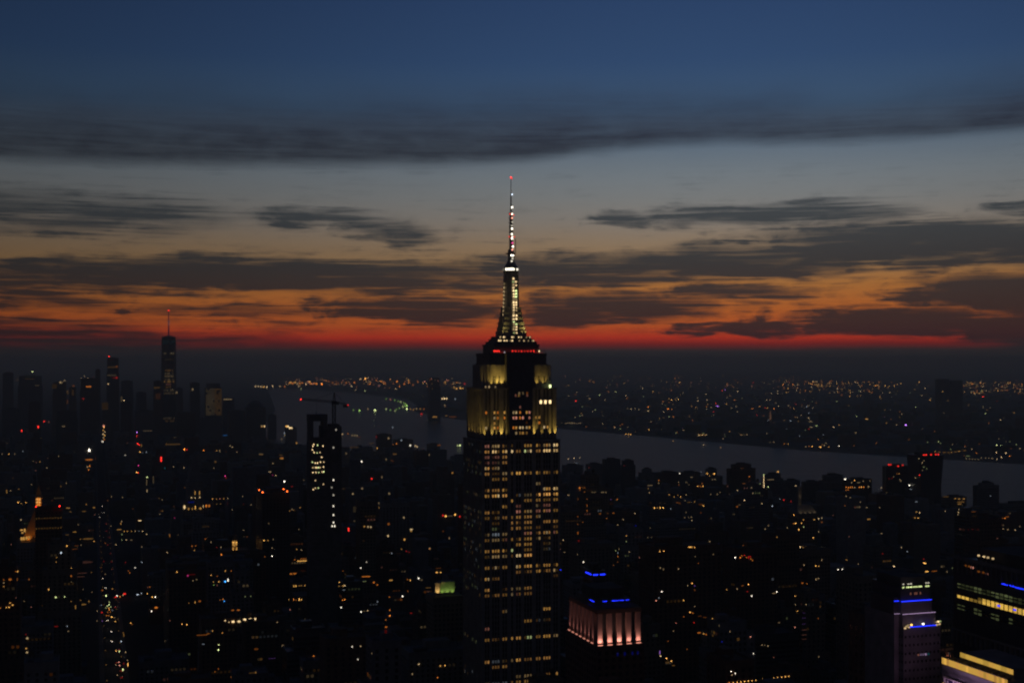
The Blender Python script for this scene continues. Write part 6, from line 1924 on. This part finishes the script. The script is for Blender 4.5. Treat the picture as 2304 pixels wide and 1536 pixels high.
# =================================================================== avenue traffic and lamps
def make_car(mat):
    t = empty('car', 0, 0, 0)
    MB().prism([(-.92, -2.3), (.92, -2.3), (.92, 2.3), (-.92, 2.3)], [(-.88, -2.2), (.88, -2.2), (.88, 2.2), (-.88, 2.2)], .35, .85).prism(
        [(-.8, -1.4), (.8, -1.4), (.8, 1.3), (-.8, 1.3)], [(-.62, -.9), (.62, -.9), (.62, .7), (-.62, .7)], .84, 1.42).build('body', mat, t)
    for sx in (-1, 1):
        for sy in (-1, 1):
            wv = MB()
            a = [(math.cos(k * math.pi / 5) * .33, math.sin(k * math.pi / 5) * .33) for k in range(10)]
            b0 = len(wv.v)
            wv.v += [(sx * .72, y, z + .33) for y, z in a] + [(sx * .94, y, z + .33) for y, z in a]
            for k in range(10):
                wv.f.append((k, (k + 1) % 10, 10 + (k + 1) % 10, 10 + k))
                wv.m.append(0)
            wv.f.append(tuple(range(10, 20)))
            wv.m.append(0)
            wv.f.append(tuple(reversed(range(10))))
            wv.m.append(0)
            o = wv.build('wheel', MAT['rubber'], t)
            o.location = (0, sy * 1.45, 0)
    for sx in (-.6, .6):
        MB().box(sx - .26, sx + .26, -2.42, -2.28, .5, .82).build('headlight', glow('white', 4), t)
        MB().box(sx - .24, sx + .24, 2.28, 2.42, .55, .85).build('tail_light', glow('red', 1.0), t)
    return t


def copy_tree(o, parent=None):
    c = o.copy()
    COL.objects.link(c)
    c.parent = parent
    for ch in list(o.children):
        copy_tree(ch, c)
    return c


protos = [make_car(MAT['carpaint']), make_car(MAT['yellowpaint'])]
used = [False, False]
CC = {}
rg = random.Random(77)
for i in range(24):
    gy = 1290 + (i / 24) ** 1.5 * 1900 + rg.uniform(-12, 12)
    lane = rg.choice([-7, -3.6, 0, 3.6, 7])
    k = 1 if rg.random() < .35 else 0
    c = protos[k] if not used[k] else copy_tree(protos[k])
    used[k] = True
    X, Yw = g2w(20 + lane, gy)
    c.location = (X, Yw, .08)
    away = lane > 1
    c.rotation_euler = (0, 0, ANG + (math.pi if away else 0))
    kk = (k, away)
    CC[kk] = CC.get(kk, -1) + 1
    tag(c, '%s %s from the near end of the avenue, %s' % (ORD[CC[kk]], 'dark car' if k == 0 else 'yellow taxi', 'driving away with red tail lights' if away else 'coming nearer with headlights'), 'car', 'cars on the avenue')


def make_lamp():
    t = empty('street_lamp', 0, 0, 0)
    MB().cyl(0, 0, .14, .09, 0, 9, 8).build('pole', MAT['crane'], t)
    MB().beam((0, 0, 8.9), (1.9, 0, 9.4), .12).build('arm', MAT['crane'], t)
    MB().box(1.6, 2.6, -.35, .35, 9.2, 9.45).build('lamp_head', MAT['crane'], t)
    MB().box(1.65, 2.55, -.45, .45, 8.95, 9.19).build('lamp_glass', glow('amber', .35), t)
    return t


pl = make_lamp()
first = True
for i in range(46):
    gy = 1300 + i * 34
    for s in ((-1, 1)[i % 2],):
        o = pl if first else copy_tree(pl)
        first = False
        X, Yw = g2w(20 + s * 9.8, gy)
        o.location = (X, Yw, .22)
        o.rotation_euler = (0, 0, ANG + (0 if s < 0 else math.pi))
        tag(o, '%s amber street lamp from the near end along the %s kerb of the avenue' % (ORD[i // 2], 'left' if s < 0 else 'right'), 'street lamp', 'street lamps along the avenue')
for k in range(7):
    gy = 1320 + k * 70
    X, Yw = g2w(20, gy)
    lamp('street_lamp_light', 'POINT', (X, Yw, 9), (1, .8, .55), 160, None, None, shadow_soft_size=.4)

# =================================================================== evening haze
hb = MB().box(-46000, 46000, -46000, 46000, -1.5, 450)
hm = bpy.data.materials.new('haze')
hm.use_nodes = True
nt = hm.node_tree
nt.nodes.clear()
pv = nt.nodes.new('ShaderNodeVolumePrincipled')
pv.inputs['Color'].default_value = (.90, .94, .77, 1)
pv.inputs['Anisotropy'].default_value = 0.55
pv.inputs['Density'].default_value = 9.5e-5
out = nt.nodes.new('ShaderNodeOutputMaterial')
nt.links.new(pv.outputs[0], out.inputs['Volume'])
try:
    hm.cycles.homogeneous_volume = True
except Exception:
    pass
ho = hb.build('haze', hm)
tag(ho, 'thin grey evening haze over the whole city', 'haze', kind='stuff')
